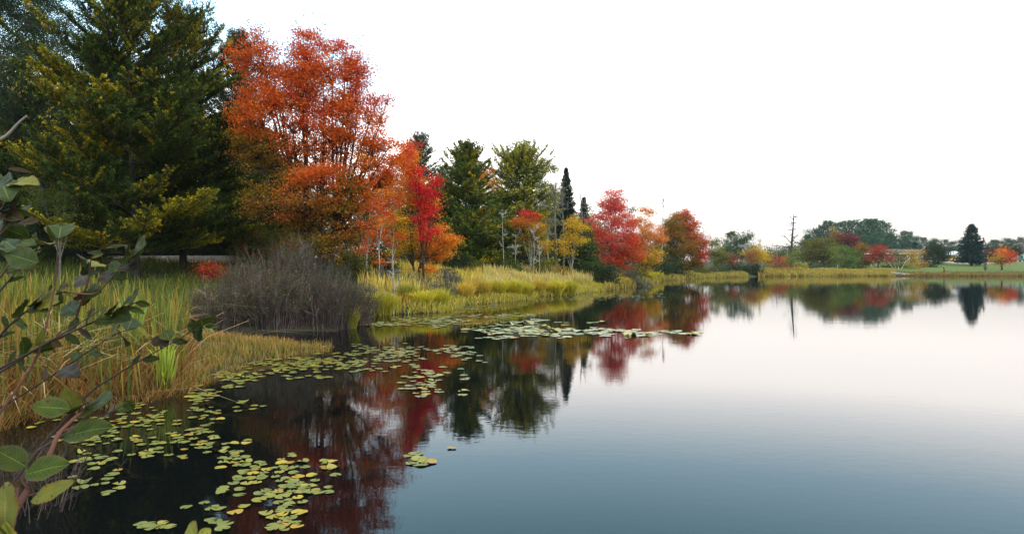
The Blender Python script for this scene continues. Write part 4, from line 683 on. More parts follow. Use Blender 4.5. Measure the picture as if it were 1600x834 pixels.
# ================================================================ grasses, reeds
STRAW = [((.52, .40, .14), 3), ((.62, .47, .18), 2), ((.42, .26, .09), 2)]
YGR = [((.42, .38, .04), 4), ((.52, .43, .05), 3), ((.26, .30, .035), 2)]
RGR = [((.07, .11, .012), 3), ((.16, .17, .016), 3), ((.33, .26, .025), 2), ((.34, .19, .04), 2.5)]
def scatter(n, f):
    """n points by rejection; f(m) returns m candidate (x,y) with a mask"""
    out = []; k = 0
    while k < n:
        p, m = f(n * 2); p = p[m]; out.append(p); k += len(p)
        if len(p) == 0: break
    return np.concatenate(out)[:n]
def region(x0, x1, y0, y1, s0, s1, n, pxlim=None, dens=None):
    def f(m):
        p = np.stack([rng.uniform(x0, x1, m), rng.uniform(y0, y1, m)], 1); s = sdist(p[:, 0], p[:, 1]); k = (s > s0) & (s < s1)
        if pxlim: px = 800 + F * p[:, 0] / p[:, 1]; k &= (px > pxlim[0]) & (px < pxlim[1])
        if dens is not None: k &= rng.random(m) < dens(p, s)
        return p, k
    p = scatter(n, f); z = zland(p[:, 0], p[:, 1]); return np.concatenate([p, np.maximum(z, -.25)[:, None]], 1)
def wob(p, sc, ph=0):
    x, y = p[:, 0] * sc, p[:, 1] * sc; v = 0
    for k, (a, f) in enumerate([(.3, .73), (1.4, 1.31), (2.6, 2.17), (4.1, 3.7)]): v = v + np.sin(f * (x * math.cos(a) + y * math.sin(a)) + ph + k * 1.7 + 1.8 * np.sin(f * .6 * (y * math.cos(a) - x * math.sin(a)) + k)) / (1 + .35 * k)
    return np.clip(.5 + .26 * v, 0, 1)
def field(b, p, h, w, pal0, pal1, bend=(.05, .5), lean=.18, hv=.3, wob_s=.6, wa=.75):
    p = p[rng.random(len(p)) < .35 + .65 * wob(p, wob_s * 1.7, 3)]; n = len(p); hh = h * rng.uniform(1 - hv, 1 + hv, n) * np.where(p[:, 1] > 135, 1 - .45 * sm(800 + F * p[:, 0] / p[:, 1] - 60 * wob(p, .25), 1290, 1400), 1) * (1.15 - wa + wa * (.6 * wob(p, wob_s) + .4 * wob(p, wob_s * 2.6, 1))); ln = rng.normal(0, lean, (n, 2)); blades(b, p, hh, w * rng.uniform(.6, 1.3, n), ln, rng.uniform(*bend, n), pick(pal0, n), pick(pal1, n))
def stuff(name, b, m=None): return tag(b.build(name, m or M['grass']), kind='stuff')
LG = [((.07, .10, .012), 4), ((.13, .15, .015), 3), ((.22, .18, .03), 1)]
# meadow between the left reeds and the road
b = Buf(); field(b, region(-34, -7, 17, 37, 1.5, 40, 42000), .5, .012, LG, [((.15, .16, .02), 3), ((.08, .11, .014), 3), ((.28, .2, .04), 1)], (.1, .7), .25); stuff('meadow_grass', b)
# tall cattail leaves on the near left bank
b = Buf()
CAT0 = [((.05, .04, .015), 2), ((.13, .07, .025), 2), ((.05, .08, .012), 2)]
p = region(-16, -4.5, 7.8, 19, -.35, 7, 5600, (-300, 290), dens=lambda p, s: .1 + .9 * wob(p, 1.6)); field(b, p, 1.3, .011, CAT0, RGR, (.0, .35), .10, .25, 1.2)
p = region(-16, -4.5, 7.8, 19, -.3, 7, 1900, (-300, 275), dens=lambda p, s: wob(p, 1.1, 2) ** 2); field(b, p, 1.5, .013, CAT0, [((.11, .17, .02), 3), ((.22, .25, .025), 2), ((.42, .30, .07), 1.5)], (.0, .2), .08, .2, 1.1)
stuff('cattail_bed', b)
# dry brown and straw sedge at their feet
b = Buf(); DRY = [((.11, .045, .015), 3), ((.18, .085, .02), 3), ((.07, .035, .012), 2)]; TAN = [((.42, .27, .11), 1), ((.30, .13, .03), 3), ((.2, .15, .02), 2)]
p = region(-13, -4.5, 7.5, 18, -.5, 4, 22000, (-300, 300), dens=lambda p, s: np.clip(1.1 - np.abs(s - .6) / 3, 0.1, 1)); field(b, p, .55, .0055, DRY, TAN, (.1, .8), .3, .4, 1.3)
p = region(-13, -4.5, 7.5, 18, -.3, 3, 300, (-300, 290)); n = len(p); blades(b, p + (0, 0, .1), rng.uniform(.5, 1.1, n), .010, rng.normal(0, .75, (n, 2)), rng.uniform(.6, 1.3, n), (.34, .23, .10), (.5, .38, .2))
stuff('dry_sedge', b)
# strip of low orange tipped sedge running out along the water
b = Buf(); OT = [((.55, .24, .08), 4), ((.6, .36, .15), 2), ((.36, .34, .04), 2)]; OB = [((.13, .19, .015), 3), ((.25, .24, .025), 2)]
p = region(-9, -4.2, 11, 18.7, -.35, 1.1, 10000, (262, 505)); field(b, p, .27, .006, OB, OT, (.05, .45), .16, .4, 1.5)
p = region(-6.2, -4.0, 15, 18.5, -.7, .3, 900, (430, 520)); field(b, p, .4, .006, OB, OT, (.05, .45), .12, .35, 1.5)
stuff('orange_sedge', b)
# mid shore reeds (behind) : 560..1050
b = Buf(); RT = [((.62, .48, .07), 3), ((.72, .56, .13), 3), ((.3, .32, .04), 1.5), ((.66, .38, .09), 2)]; RB = [((.32, .24, .025), 3), ((.2, .18, .02), 2)]
p = region(-14, 14, 27, 62, 2.2, 15, 15000, (560, 955)); field(b, p, 1.25, .022, RB, RT, (.0, .35), .1, .25, .5)
p = region(-2, 12, 38, 62, 1.8, 9, 9000, (715, 955)); field(b, p, 1.35, .026, RB, [((.6, .45, .18), 3), ((.55, .5, .14), 3), ((.65, .5, .3), 1)], (.0, .4), .12, .25, .5)
stuff('reed_bed', b)
b = Buf(); p = region(-6, 8, 28, 60, -.15, 3.5, 22000, (585, 960)); field(b, p, .5, .016, [((.4, .33, .05), 3), ((.3, .2, .06), 1)], YGR + [((.6, .35, .1), 1.5)], (.1, .8), .22, .35, .8)
stuff('shore_grass', b)
b = Buf(); p = region(4, 48, 54, 142, -.2, 8, 24000, (945, 1200)); field(b, p, .75, .05, [((.36, .28, .07), 3), ((.24, .22, .05), 2)], [((.58, .44, .08), 3), ((.38, .36, .05), 3), ((.5, .24, .06), 1.5)], (.05, .5), .15, .35, .35)
stuff('shore_grass', b)
b = Buf(); p = region(45, 92, 138, 175, -.2, 6.5, 22000, (1185, 1400)); field(b, p, 1.0, .07, [((.3, .22, .08), 3), ((.3, .28, .06), 2)], [((.6, .42, .08), 3), ((.36, .36, .05), 2), ((.5, .27, .07), 1)], (.0, .4), .1, .3, .3)
p = region(78, 130, 138, 160, -.2, 3.2, 15000, (1340, 1640)); field(b, p, .85, .07, [((.22, .18, .06), 3), ((.12, .13, .04), 2)], [((.4, .27, .09), 3), ((.38, .32, .06), 2), ((.26, .13, .07), 2)], (.0, .4), .15, .5, .35)
stuff('far_reed_bed', b)
# tussocks: rounded clumps of sedge, each its own thing
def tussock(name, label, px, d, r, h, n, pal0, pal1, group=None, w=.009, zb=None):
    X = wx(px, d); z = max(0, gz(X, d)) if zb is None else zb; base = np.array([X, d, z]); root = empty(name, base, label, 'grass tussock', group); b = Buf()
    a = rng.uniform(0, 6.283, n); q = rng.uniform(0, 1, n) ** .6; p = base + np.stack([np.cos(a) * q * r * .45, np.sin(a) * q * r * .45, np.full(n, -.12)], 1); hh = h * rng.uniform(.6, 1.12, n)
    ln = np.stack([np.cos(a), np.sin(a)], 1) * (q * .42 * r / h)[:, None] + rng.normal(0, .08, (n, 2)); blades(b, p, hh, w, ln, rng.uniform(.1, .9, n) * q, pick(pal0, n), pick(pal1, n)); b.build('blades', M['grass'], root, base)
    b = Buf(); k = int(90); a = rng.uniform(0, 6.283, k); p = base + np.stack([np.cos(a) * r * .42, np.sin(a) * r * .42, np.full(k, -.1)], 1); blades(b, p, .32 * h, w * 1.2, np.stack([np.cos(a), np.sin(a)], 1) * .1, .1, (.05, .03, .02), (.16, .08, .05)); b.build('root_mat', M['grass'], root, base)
    return root
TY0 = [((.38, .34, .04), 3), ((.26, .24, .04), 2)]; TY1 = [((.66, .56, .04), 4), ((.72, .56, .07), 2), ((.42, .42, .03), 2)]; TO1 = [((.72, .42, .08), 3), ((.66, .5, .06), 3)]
for px, d, r, h, n, pal, lb in [(598, 28.4, .75, 1.15, 1500, TY1, 'yellow green tussock above dark roots, nearest the grey thicket'), (570, 27.6, .5, 1.0, 800, TY1, 'yellow green tussock half behind the grey thicket'), (632, 31.5, .8, 1.0, 1200, [((.3, .3, .04), 3), ((.42, .34, .05), 2)], 'olive tussock above the small red plants'),
        (660, 30.6, .75, .85, 1200, TY1, 'broad low yellow tussock under the scarlet maple reflection'), (685, 31.2, .7, 1.05, 1200, TY1, 'tall yellow tussock left of the small grey bush'), (725, 37.2, .8, 1.1, 1200, TO1, 'orange tinted tussock right of the small grey bush'), (748, 38.8, .9, 1.15, 1300, TO1, 'golden tussock, second right of the small grey bush'),
        (775, 40.5, .9, 1.1, 1300, TY1, 'rounded golden tussock left of the longest tussock'), (800, 41.6, 1.0, 1.15, 1500, TY1, 'rounded golden tussock jutting out to the water'), (820, 42.2, .8, 1.1, 1200, TY1, 'rounded golden tussock at the end of the jutting row'), (842, 46.5, .7, 1.15, 900, TO1, 'straw tussock just right of the jutting row'),
        (868, 47.5, .85, 1.2, 1100, TY1, 'dome shaped straw tussock in the middle of the reed shore'), (890, 48.5, .7, 1.25, 900, TY1, 'dome shaped straw tussock, rightmost before the tall reeds'), (548, 22.2, .35, .85, 600, [((.3, .32, .04), 3), ((.45, .38, .05), 2)], 'green tussock in the water at the right foot of the grey thicket'),
        (974, 68, .9, 1.0, 500, TO1, 'rusty tussock near the shrub of the pink maple'), (995, 77, .8, .9, 400, [((.5, .28, .04), 1)], 'small orange brown tussock at the water edge below the orange maple'), (1010, 85, 1.4, 1.4, 700, TY1, 'large pale tussock below the light orange maple'), (1025, 96, 1.4, 1.3, 600, TY1, 'pale tussock left of the round maple')]:
    tussock('sedge_tussock', lb, px, d, r, h, n, TY0, pal, w=.0045 + .00025 * d)
tussock('iris_clump', 'bright green upright iris blades at the near water edge', 257, 10.9, .16, 1.05, 60, [((.2, .3, .03), 1)], [((.4, .48, .06), 1)], w=.014)
tussock('iris_clump', 'green upright iris blades standing behind the front clump', 205, 12.5, .2, 1.35, 60, [((.12, .2, .03), 1)], [((.24, .36, .06), 1)], w=.015)
for px, d, lb in [(628, 31, 'low plant with red leaves under the olive tussock'), (645, 30.5, 'low red leafed plant left of the broad yellow tussock')]: bush('red_plant', lb, 'plant', px, d, 12, 12, [((.5, .07, .03), 3), ((.4, .14, .04), 2)], leaf=.07)

# grey bare thicket, several shrubs
GC = (.10, .07, .062)
for px, d, wv, hv, n, lb in [(348, 21.0, 58, 72, 400, 'bare purple grey shrub, leftmost of the thicket'), (392, 22.5, 55, 96, 440, 'bare purple grey shrub behind the leftmost of the thicket'), (428, 21.4, 60, 84, 560, 'bare grey shrub, middle of the thicket at the water'), (455, 22.8, 50, 118, 440, 'tallest bare grey shrub of the thicket'),
                        (505, 21.9, 55, 82, 520, 'bare grey shrub right of the middle of the thicket'), (548, 23.4, 46, 58, 340, 'bare grey shrub with arching twigs, rightmost of the thicket')]:
    bare_bush('bare_shrub', lb, 'shrub', px, d, wv, hv, n, GC, bz=.0 if d < 22 else .1, lf=.3, lpal=[((.06, .09, .02), 3), ((.12, .13, .03), 1), ((.4, .2, .03), .3)], r=.0055)
for px, d, wv, hv, n, lb in [(590, 36, 40, 34, 260, 'grey brush pile like shrub under the slim saplings'), (640, 38, 38, 26, 260, 'grey twiggy shrub below the golden orange maple'), (688, 36, 28, 26, 220, 'small grey bush between two yellow tussocks'), (700, 40, 22, 30, 200, 'grey twiggy bush behind the small grey bush'), (520, 33, 30, 36, 220, 'grey dead twigs at the trunks of the big maple'), (560, 30, 34, 30, 220, 'thin grey shrub behind the nearest yellow tussock'), (1000, 71, 18, 14, 150, 'pale grey bush before the light orange maple'), (1114, 132, 9, 10, 120, 'dark grey bush on the shore point')]:
    bare_bush('bare_shrub', lb, 'shrub', px, d, wv, hv, n, (.17, .16, .13), lf=.1, r=.004 + .00012 * d)
snag('dead_sapling', 'pale dead forked sapling right of the big maple trunks', 'sapling', 615, 28.5, 408, .03, 12, .7, .3, pitch=45, bark=PALEB)
snag('dead_sapling', 'pale dead branches above the grey thicket', 'sapling', 480, 24, 374, .018, 14, .6, .4, pitch=45, bark=GREY)

# ================================================================ lily pads
def padmat(name, a, c, e):
    m, t, N, L = mat(name); o = N('ShaderNodeOutputMaterial'); b = N('ShaderNodeBsdfPrincipled'); oi = N('ShaderNodeObjectInfo'); r = N('ShaderNodeValToRGB'); r.color_ramp.elements[0].color = (*a, 1); r.color_ramp.elements[1].color = (*e, 1); r.color_ramp.elements.new(.6).color = (*c, 1)
    at = N('ShaderNodeAttribute'); at.attribute_name = 'col'; x = N('ShaderNodeMix'); x.data_type = 'RGBA'; x.blend_type = 'MULTIPLY'; x.inputs[0].default_value = 1; n = N('ShaderNodeTexNoise'); n.inputs['Scale'].default_value = 9; tc = N('ShaderNodeTexCoord'); L(tc.outputs['Object'], n.inputs[0])
    L(oi.outputs['Random'], r.inputs[0]); L(r.outputs[0], x.inputs[6]); L(at.outputs['Color'], x.inputs[7]); L(x.outputs[2], b.inputs['Base Color']); b.inputs['Roughness'].default_value = .38; b.inputs['Specular IOR Level'].default_value = .5; bp = N('ShaderNodeBump'); bp.inputs['Distance'].default_value = .01; bp.inputs['Strength'].default_value = .4; L(n.outputs[0], bp.inputs['Height']); L(bp.outputs[0], b.inputs['Normal']); L(b.outputs[0], o.inputs[0]); return m
PG = padmat('lily_green', (.14, .17, .03), (.21, .22, .035), (.30, .27, .03)); PY = padmat('lily_yellow', (.36, .30, .02), (.42, .32, .02), (.36, .2, .03)); PP = padmat('lily_sky_sheen', (.28, .30, .13), (.38, .37, .17), (.44, .40, .16))  # third material: far pads, grazing sky sheen painted into a lighter base colour
def pad_geo(b, o, r, rot, curl=.0, cc=(1, 1, 1)):
    n = 20; notch = .28; th = np.linspace(notch, 2 * math.pi - notch, n); rr = r * (1 + .05 * np.sin(th * 3 + rot) + rng.normal(0, .015, n)); rings = []
    tl = rng.normal(0, .02, 2)
    for f in (.5, 1.0):
        x = np.cos(th + rot) * rr * f; y = np.sin(th + rot) * rr * f; z = .006 + curl * r * f ** 3 * (.5 + .5 * np.sin(th * 2 + rot * 3)) + .02 * r * np.sin(th * 5) * f + np.abs(tl[0] * x + tl[1] * y); rings.append(np.stack([x, y, z], 1))
    V = np.concatenate([[[.0, 0, .004]], rings[0], rings[1]]) + np.asarray(o)
    T = [[0, 1 + i, 2 + i] for i in range(n - 1)]; Q = [[1 + i, 1 + n + i, 2 + n + i, 2 + i] for i in range(n - 1)]
    sh = 1 + .12 * np.sin(np.concatenate([[0], th * 9, th * 9])); c = np.array(cc) * sh[:, None]; c[1 + n:] = c[1 + n:] * (1.06, .98, .85)
    b.add(V, Q, T, c=c)
PM = {}
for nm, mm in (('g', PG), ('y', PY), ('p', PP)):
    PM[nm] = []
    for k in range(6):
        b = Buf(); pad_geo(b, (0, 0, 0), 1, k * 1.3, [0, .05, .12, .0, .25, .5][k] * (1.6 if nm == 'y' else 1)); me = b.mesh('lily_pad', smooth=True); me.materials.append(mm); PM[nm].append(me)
#   px, py, rx, ry, count   (near beds then middle then far)
BEDS = [(285, 690, 85, 26, 58, 'near'), (425, 735, 80, 30, 75, 'near'), (470, 770, 55, 16, 22, 'near'), (400, 800, 90, 20, 24, 'near'), (150, 735, 70, 40, 26, 'near'), (200, 655, 110, 24, 46, 'near'), (330, 640, 60, 14, 22, 'near'), (300, 665, 90, 20, 14, 'near'), (470, 818, 40, 8, 7, 'near'), (240, 820, 60, 8, 8, 'near'), (100, 690, 60, 30, 20, 'near'),
        (470, 568, 90, 16, 120, 'mid'), (560, 560, 90, 14, 90, 'mid'), (630, 548, 60, 10, 60, 'mid'), (380, 592, 50, 12, 40, 'mid'), (650, 590, 70, 26, 22, 'mid'), (665, 608, 45, 22, 20, 'mid'), (730, 570, 50, 30, 14, 'mid'), (662, 695, 34, 30, 8, 'mid'), (320, 610, 50, 12, 26, 'mid'), (705, 545, 40, 8, 26, 'mid'),
        (855, 517, 100, 9, 135, 'far'), (975, 519, 60, 6, 30, 'far'), (850, 503, 60, 6, 22, 'far'), (1060, 520, 36, 4, 8, 'far'),
        (700, 502, 60, 8, 70, 'rest'), (780, 492, 50, 6, 60, 'rest'), (650, 500, 50, 6, 50, 'rest'), (860, 466, 60, 4, 60, 'rest'), (960, 461, 60, 4, 80, 'rest'), (720, 480, 60, 4, 40, 'rest'), (1010, 445, 40, 2.5, 40, 'rest'), (590, 505, 30, 4, 26, 'rest')]
pts = []
for bi, (bx, by, rx, ry, n, kd) in enumerate(BEDS):
    k = 0; tries = 0; sub = [(rng.normal(0, .55), rng.normal(0, .6)) for _ in range(max(3, n // 3))]
    while k < n and tries < n * 40:
        tries += 1; c = sub[rng.integers(len(sub))]; px = bx + rx * (c[0] + rng.normal(0, .16)); py = by + ry * (c[1] + rng.normal(0, .2))
        if abs(px - bx) > rx * 1.4 or abs(py - by) > ry * 1.6: continue
        if py > 850 or py < 440: continue
        x, y = wd(px, py); r = {'near': rng.uniform(.032, .069), 'mid': rng.uniform(.05, .10), 'far': rng.uniform(.10, .21), 'rest': rng.uniform(.09, .15)}[kd]
        if any((x - q[0]) ** 2 + (y - q[1]) ** 2 < (.62 * (r + q[2])) ** 2 for q in pts[-400:]): continue
        if sdist(np.array([x]), np.array([y]))[0] > -.05: continue
        pts.append((x, y, r, kd, px, py, bi)); k += 1
vis = [(p[2] / p[1], i) for i, p in enumerate(pts) if p[4] > -10]; vis.sort(reverse=True); big = set(i for _, i in vis[:298])
BEDN = ['left of the bottom centre bed', 'in the large bottom centre bed', 'at the right tip of the bottom centre bed', 'at the bottom edge', 'behind the large alder leaves', 'in the row before the iris blades', 'in the small row right of the iris blades', 'just below the iris blades', 'at the bottom edge, right', 'at the bottom edge, left', 'under the alder twigs at left',
        'in the long bed beside the orange tipped sedge', 'in the middle of the long mid bed', 'in the scarlet reflection, upper part', 'at the left end of the long mid bed', 'scattered in the dark red reflection', 'scattered below the dark red reflection', 'scattered on the dark conifer reflection', 'drifting alone at the edge of the red reflection', 'near the tip of the iris clump', 'at the right end of the long mid bed']
LBL = {('near', 'g'): 'green lily pad floating on the dark water in the near beds', ('near', 'y'): 'yellowing lily pad floating on the dark water in the near beds', ('mid', 'g'): 'green lily pad in the middle bed beyond the orange tipped sedge', ('mid', 'y'): 'yellowing lily pad in the middle bed beyond the orange tipped sedge',
       ('far', 'g'): 'green lily pad with painted sky sheen in the far bright bed in open water', ('far', 'y'): 'yellow lily pad in the far bright bed in open water', ('rest', 'g'): 'green lily pad close to the far reeds', ('rest', 'y'): 'yellowing lily pad close to the far reeds'}
fb = Buf()
for i, (x, y, r, kd, px, py, bi) in enumerate(pts):
    yl = 'y' if rng.random() < .16 else 'g'
    if i in big:
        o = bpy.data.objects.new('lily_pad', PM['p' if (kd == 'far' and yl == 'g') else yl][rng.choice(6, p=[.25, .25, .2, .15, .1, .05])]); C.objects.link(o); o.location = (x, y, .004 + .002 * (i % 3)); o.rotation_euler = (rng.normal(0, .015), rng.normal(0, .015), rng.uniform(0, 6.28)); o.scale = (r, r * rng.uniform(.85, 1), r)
        lb = LBL[(kd, yl)] if bi >= len(BEDN) else {'g': 'green', 'y': 'yellowing'}[yl] + ' lily pad ' + BEDN[bi]
        tag(o, lb, 'lily pad', lb.replace('lily pad', 'lily pads'))
    else: pad_geo(fb, (x, y, .002 + .002 * (i % 3)), r, rng.uniform(0, 6.28), .03, (1.6, 1.0, .6) if yl == 'y' else (1, 1, 1))
tag(fb.build('far_lily_pads', PG, smooth=True), kind='stuff')

# ================================================================ foreground alder
def leafmat(name, c1, c2, vein, edge):
    m, t, N, L = mat(name); o = N('ShaderNodeOutputMaterial'); a = N('ShaderNodeAttribute'); a.attribute_name = 'col'; sp = N('ShaderNodeSeparateColor'); L(a.outputs['Color'], sp.inputs[0])
    def mth(op, x, y=None):
        n = N('ShaderNodeMath'); n.operation = op
        for i, v in enumerate((x, y)):
            if v is None: continue
            if hasattr(v, 'links'): L(v, n.inputs[i])
            else: n.inputs[i].default_value = v
        return n.outputs[0]
    u, v, rnd = sp.outputs[0], sp.outputs[1], sp.outputs[2]      # along the leaf, away from the midrib, per-leaf shade
    ph = mth('MULTIPLY', mth('SUBTRACT', mth('MULTIPLY', u, 1.0), mth('MULTIPLY', v, .22)), 9 * 6.283); sv = mth('COSINE', ph); vl = mth('POWER', mth('MAXIMUM', sv, 0.), 14.)
    mid = mth('LESS_THAN', v, .035); vm = mth('MINIMUM', mth('ADD', mth('MULTIPLY', vl, .38), mid), 1.)
    nz = N('ShaderNodeTexNoise'); nz.inputs['Scale'].default_value = 45; nz.inputs['Detail'].default_value = 5; tc = N('ShaderNodeTexCoord'); L(tc.outputs['Object'], nz.inputs[0])
    r = N('ShaderNodeMapRange'); r.inputs['From Min'].default_value = .35; r.inputs['From Max'].default_value = .65; L(nz.outputs[0], r.inputs[0])
    x = N('ShaderNodeMix'); x.data_type = 'RGBA'; L(r.outputs[0], x.inputs[0]); x.inputs[6].default_value = (*c1, 1); x.inputs[7].default_value = (*c2, 1)
    ed = mth('MULTIPLY', mth('POWER', v, 5.), .7); y = N('ShaderNodeMix'); y.data_type = 'RGBA'; L(ed, y.inputs[0]); L(x.outputs[2], y.inputs[6]); y.inputs[7].default_value = (*edge, 1)
    z = N('ShaderNodeMix'); z.data_type = 'RGBA'; L(vm, z.inputs[0]); L(y.outputs[2], z.inputs[6]); z.inputs[7].default_value = (*vein, 1)
    n3 = N('ShaderNodeTexNoise'); n3.inputs['Scale'].default_value = 130; n3.inputs['Detail'].default_value = 2; L(tc.outputs['Object'], n3.inputs[0]); r3 = N('ShaderNodeMapRange'); r3.inputs['From Min'].default_value = .66; r3.inputs['From Max'].default_value = .70; L(n3.outputs[0], r3.inputs[0])
    z3 = N('ShaderNodeMix'); z3.data_type = 'RGBA'; L(r3.outputs[0], z3.inputs[0]); L(z.outputs[2], z3.inputs[6]); z3.inputs[7].default_value = (.05, .025, .012, 1); z = z3
    sh = N('ShaderNodeHueSaturation'); L(z.outputs[2], sh.inputs['Color']); L(mth('ADD', mth('MULTIPLY', rnd, .8), .4), sh.inputs['Value'])
    b = N('ShaderNodeBsdfPrincipled'); L(sh.outputs[0], b.inputs['Base Color']); b.inputs['Roughness'].default_value = .6; b.inputs['Specular IOR Level'].default_value = .15
    tr = N('ShaderNodeBsdfTranslucent'); L(sh.outputs[0], tr.inputs[0]); ms = N('ShaderNodeMixShader'); ms.inputs[0].default_value = .22; L(b.outputs[0], ms.inputs[1]); L(tr.outputs[0], ms.inputs[2])
    bp = N('ShaderNodeBump'); bp.inputs['Strength'].default_value = .7; bp.inputs['Distance'].default_value = .0012; L(mth('MULTIPLY', vm, -1.), bp.inputs['Height']); L(bp.outputs[0], b.inputs['Normal']); L(ms.outputs[0], o.inputs[0]); return m
LM = {'green': leafmat('alder_leaf_green', (.028, .048, .008), (.052, .075, .010), (.13, .17, .04), (.10, .09, .03)), 'yellow': leafmat('alder_leaf_yellow', (.17, .19, .03), (.24, .22, .03), (.3, .3, .08), (.2, .08, .03)), 'brown': leafmat('alder_leaf_brown', (.05, .045, .018), (.08, .045, .02), (.14, .12, .05), (.12, .04, .03))}
def leaf_geo(b, base, tip, face, width=.62, cup=.25, droop=.12, rnd=None):
    """a serrated alder leaf; col stores (along, across, random)"""
    base = np.array(base, float); tip = np.array(tip, float); ax = tip - base; L_ = np.linalg.norm(ax); ax /= L_; sd_ = unit(np.cross(ax, face)); nn = np.cross(sd_, ax); n, m = 26, 9; rnd = rng.random() if rnd is None else rnd; V, Cc = [], []
    wv = L_ * width / 2; ph = rng.uniform(0, 6)
    for i in range(n):
        t = i / (n - 1); pr = math.sin(math.pi * min(1, t ** .82)) ** .72 if 0 < t < 1 else 0; pr *= (1 - .12 * t); ser = 1 + .055 * (1 if i % 2 else -1) * (0 < t < .97)
        for j in range(m):
            v = (j / (m - 1) * 2 - 1); e = wv * pr * v * (ser if abs(v) == 1 else 1)
            V.append(base + ax * (L_ * t + abs(e) * .18) + sd_ * e + nn * (abs(e) * cup - droop * L_ * (t ** 2) + .012 * L_ * math.sin(t * 18 + ph) * abs(v) + .01 * L_ * math.sin(v * 4 + t * 9 + ph))); Cc.append((t, abs(v), rnd))
    i, j = np.meshgrid(np.arange(n - 1), np.arange(m - 1), indexing='ij'); o = i * m + j; b.add(V, np.stack([o, o + 1, o + m + 1, o + m], -1).reshape(-1, 4), c=Cc)
def pl(pts, d0, d1=None):
    d1 = d0 if d1 is None else d1; n = len(pts); return np.array([P(a, c, d0 + (d1 - d0) * i / (n - 1)) for i, (a, c) in enumerate(pts)])
def smooth(p, k=6):
    n = len(p); t = np.linspace(0, n - 1, n * k); out = np.stack([np.interp(t, np.arange(n), p[:, a]) for a in range(3)], 1)
    for _ in range(3): out[1:-1] = (out[:-2] + out[1:-1] * 2 + out[2:]) / 4
    return out
def alder(name, label, stems, lvs, base):
    root = empty(name, base, label, 'shrub'); sb = Buf(); bufs = {}
    for pts_, d0, d1, r0, r1, c in stems: p = smooth(pl(pts_, d0, d1)); tube(sb, p, np.linspace(r0, r1, len(p)) * rng.uniform(.92, 1.08, len(p)), 7, c)
    for (x0, y0), (x1, y1), d, kd, fx, wv in lvs:
        dd = rng.uniform(-.06, .06) * d; A = P(x0, y0, d); B = P(x1, y1, d + dd); face = unit(np.array([fx + rng.normal(0, .15), -.75, .65 + rng.normal(0, .25)])); leaf_geo(bufs.setdefault(kd, Buf()), A, B, face, wv, rng.uniform(.05, .3), rng.uniform(0, .14))
    sb.build('stem', M['bark'], root, base, True)
    for k, b_ in bufs.items(): o_ = b_.build('leaves', LM[k], root, base, True); o_['label'] = {'green': 'dull green serrated leaves', 'yellow': 'yellowing serrated leaves', 'brown': 'dark brownish serrated leaves'}[k]
    return root
RB_ = (.13, .055, .04); DB_ = (.06, .04, .035)
# lower branch with the largest leaves
alder('alder_shrub', 'alder branch with the largest green leaves on a reddish stem at the lower left',
    [([(-70, 1000), (-10, 860), (28, 790), (45, 760), (75, 715), (92, 675), (118, 650), (132, 640)], .95, 1.08, .0065, .002, RB_), ([(45, 762), (35, 752), (38, 738)], 1.0, 1.0, .002, .0012, RB_), ([(92, 677), (110, 668), (118, 664)], 1.05, 1.05, .002, .001, RB_), ([(38, 775), (60, 768)], 1.0, 1.0, .002, .0012, RB_)],
    [((110, 638), (50, 632), 1.08, 'green', -.2, .78), ((118, 642), (100, 606), 1.1, 'yellow', .1, .85), ((128, 640), (168, 622), 1.1, 'green', .2, .72), ((100, 680), (172, 662), 1.06, 'green', .1, .46), ((38, 740), (108, 722), 1.0, 'green', .0, .66), ((42, 728), (-8, 700), 1.0, 'green', -.3, .72), ((48, 782), (118, 750), .98, 'yellow', .1, .42),
     ((118, 642), (134, 628), 1.1, 'green', .3, .7), ((20, 750), (38, 765), 1.0, 'brown', .0, .6)], P(-70, 1000, .95))
# out of focus yellow leaf cluster at the corner
alder('alder_shrub', 'mottled yellow leaves on a thick stem in the bottom left corner',
    [([(-60, 1100), (10, 860), (22, 800), (26, 760)], .6, .62, .004, .002, RB_)], [((14, 840), (-4, 752), .6, 'yellow', -.3, .75), ((20, 850), (-30, 800), .6, 'yellow', -.4, .7), ((25, 905), (5, 815), .6, 'yellow', 0, .5)], P(-60, 1100, .6))
alder('alder_shrub', 'pair of round pale leaves poking up at the bottom edge below the pads', [([(320, 900), (312, 850), (308, 836)], 2.0, 2.0, .003, .0015, RB_)], [((306, 842), (292, 816), 2.0, 'yellow', -.2, .9), ((308, 842), (330, 824), 2.0, 'yellow', .3, .8)], P(320, 900, 2.0))
# sprays across the reeds; leaves alternate along each twig
def spray(pts_, d, n, size, kinds, start=.25, seed=0, up=0.):
    g = np.random.default_rng(seed); p = np.array(pts_, float); t = np.linspace(0, len(p) - 1, 60); q = np.stack([np.interp(t, np.arange(len(p)), p[:, k]) for k in (0, 1)], 1); out = []
    for k in range(n):
        f = start + (1 - start) * (k + g.uniform(-.2, .2)) / max(1, n - 1); i = int(np.clip(f * 59, 0, 58)); a = q[i]; dr = q[min(59, i + 4)] - q[max(0, i - 4)]; dr = dr / (np.hypot(*dr) + 1e-6)
        sg = 1 if k % 2 else -1; an = sg * g.uniform(.4, 1.4); c_, s_ = math.cos(an), math.sin(an); v = np.array([dr[0] * c_ - dr[1] * s_, dr[0] * s_ + dr[1] * c_]); v[1] = v[1] * .8 + up; L_ = size * g.uniform(.65, 1.15)
        out.append((tuple(a), tuple(a + v * L_), d, kinds[int(g.integers(len(kinds)))], g.uniform(-.9, .9), g.uniform(.32, .6)))
    return out
gk = ['green', 'green', 'brown', 'brown', 'green', 'yellow', 'green', 'green']
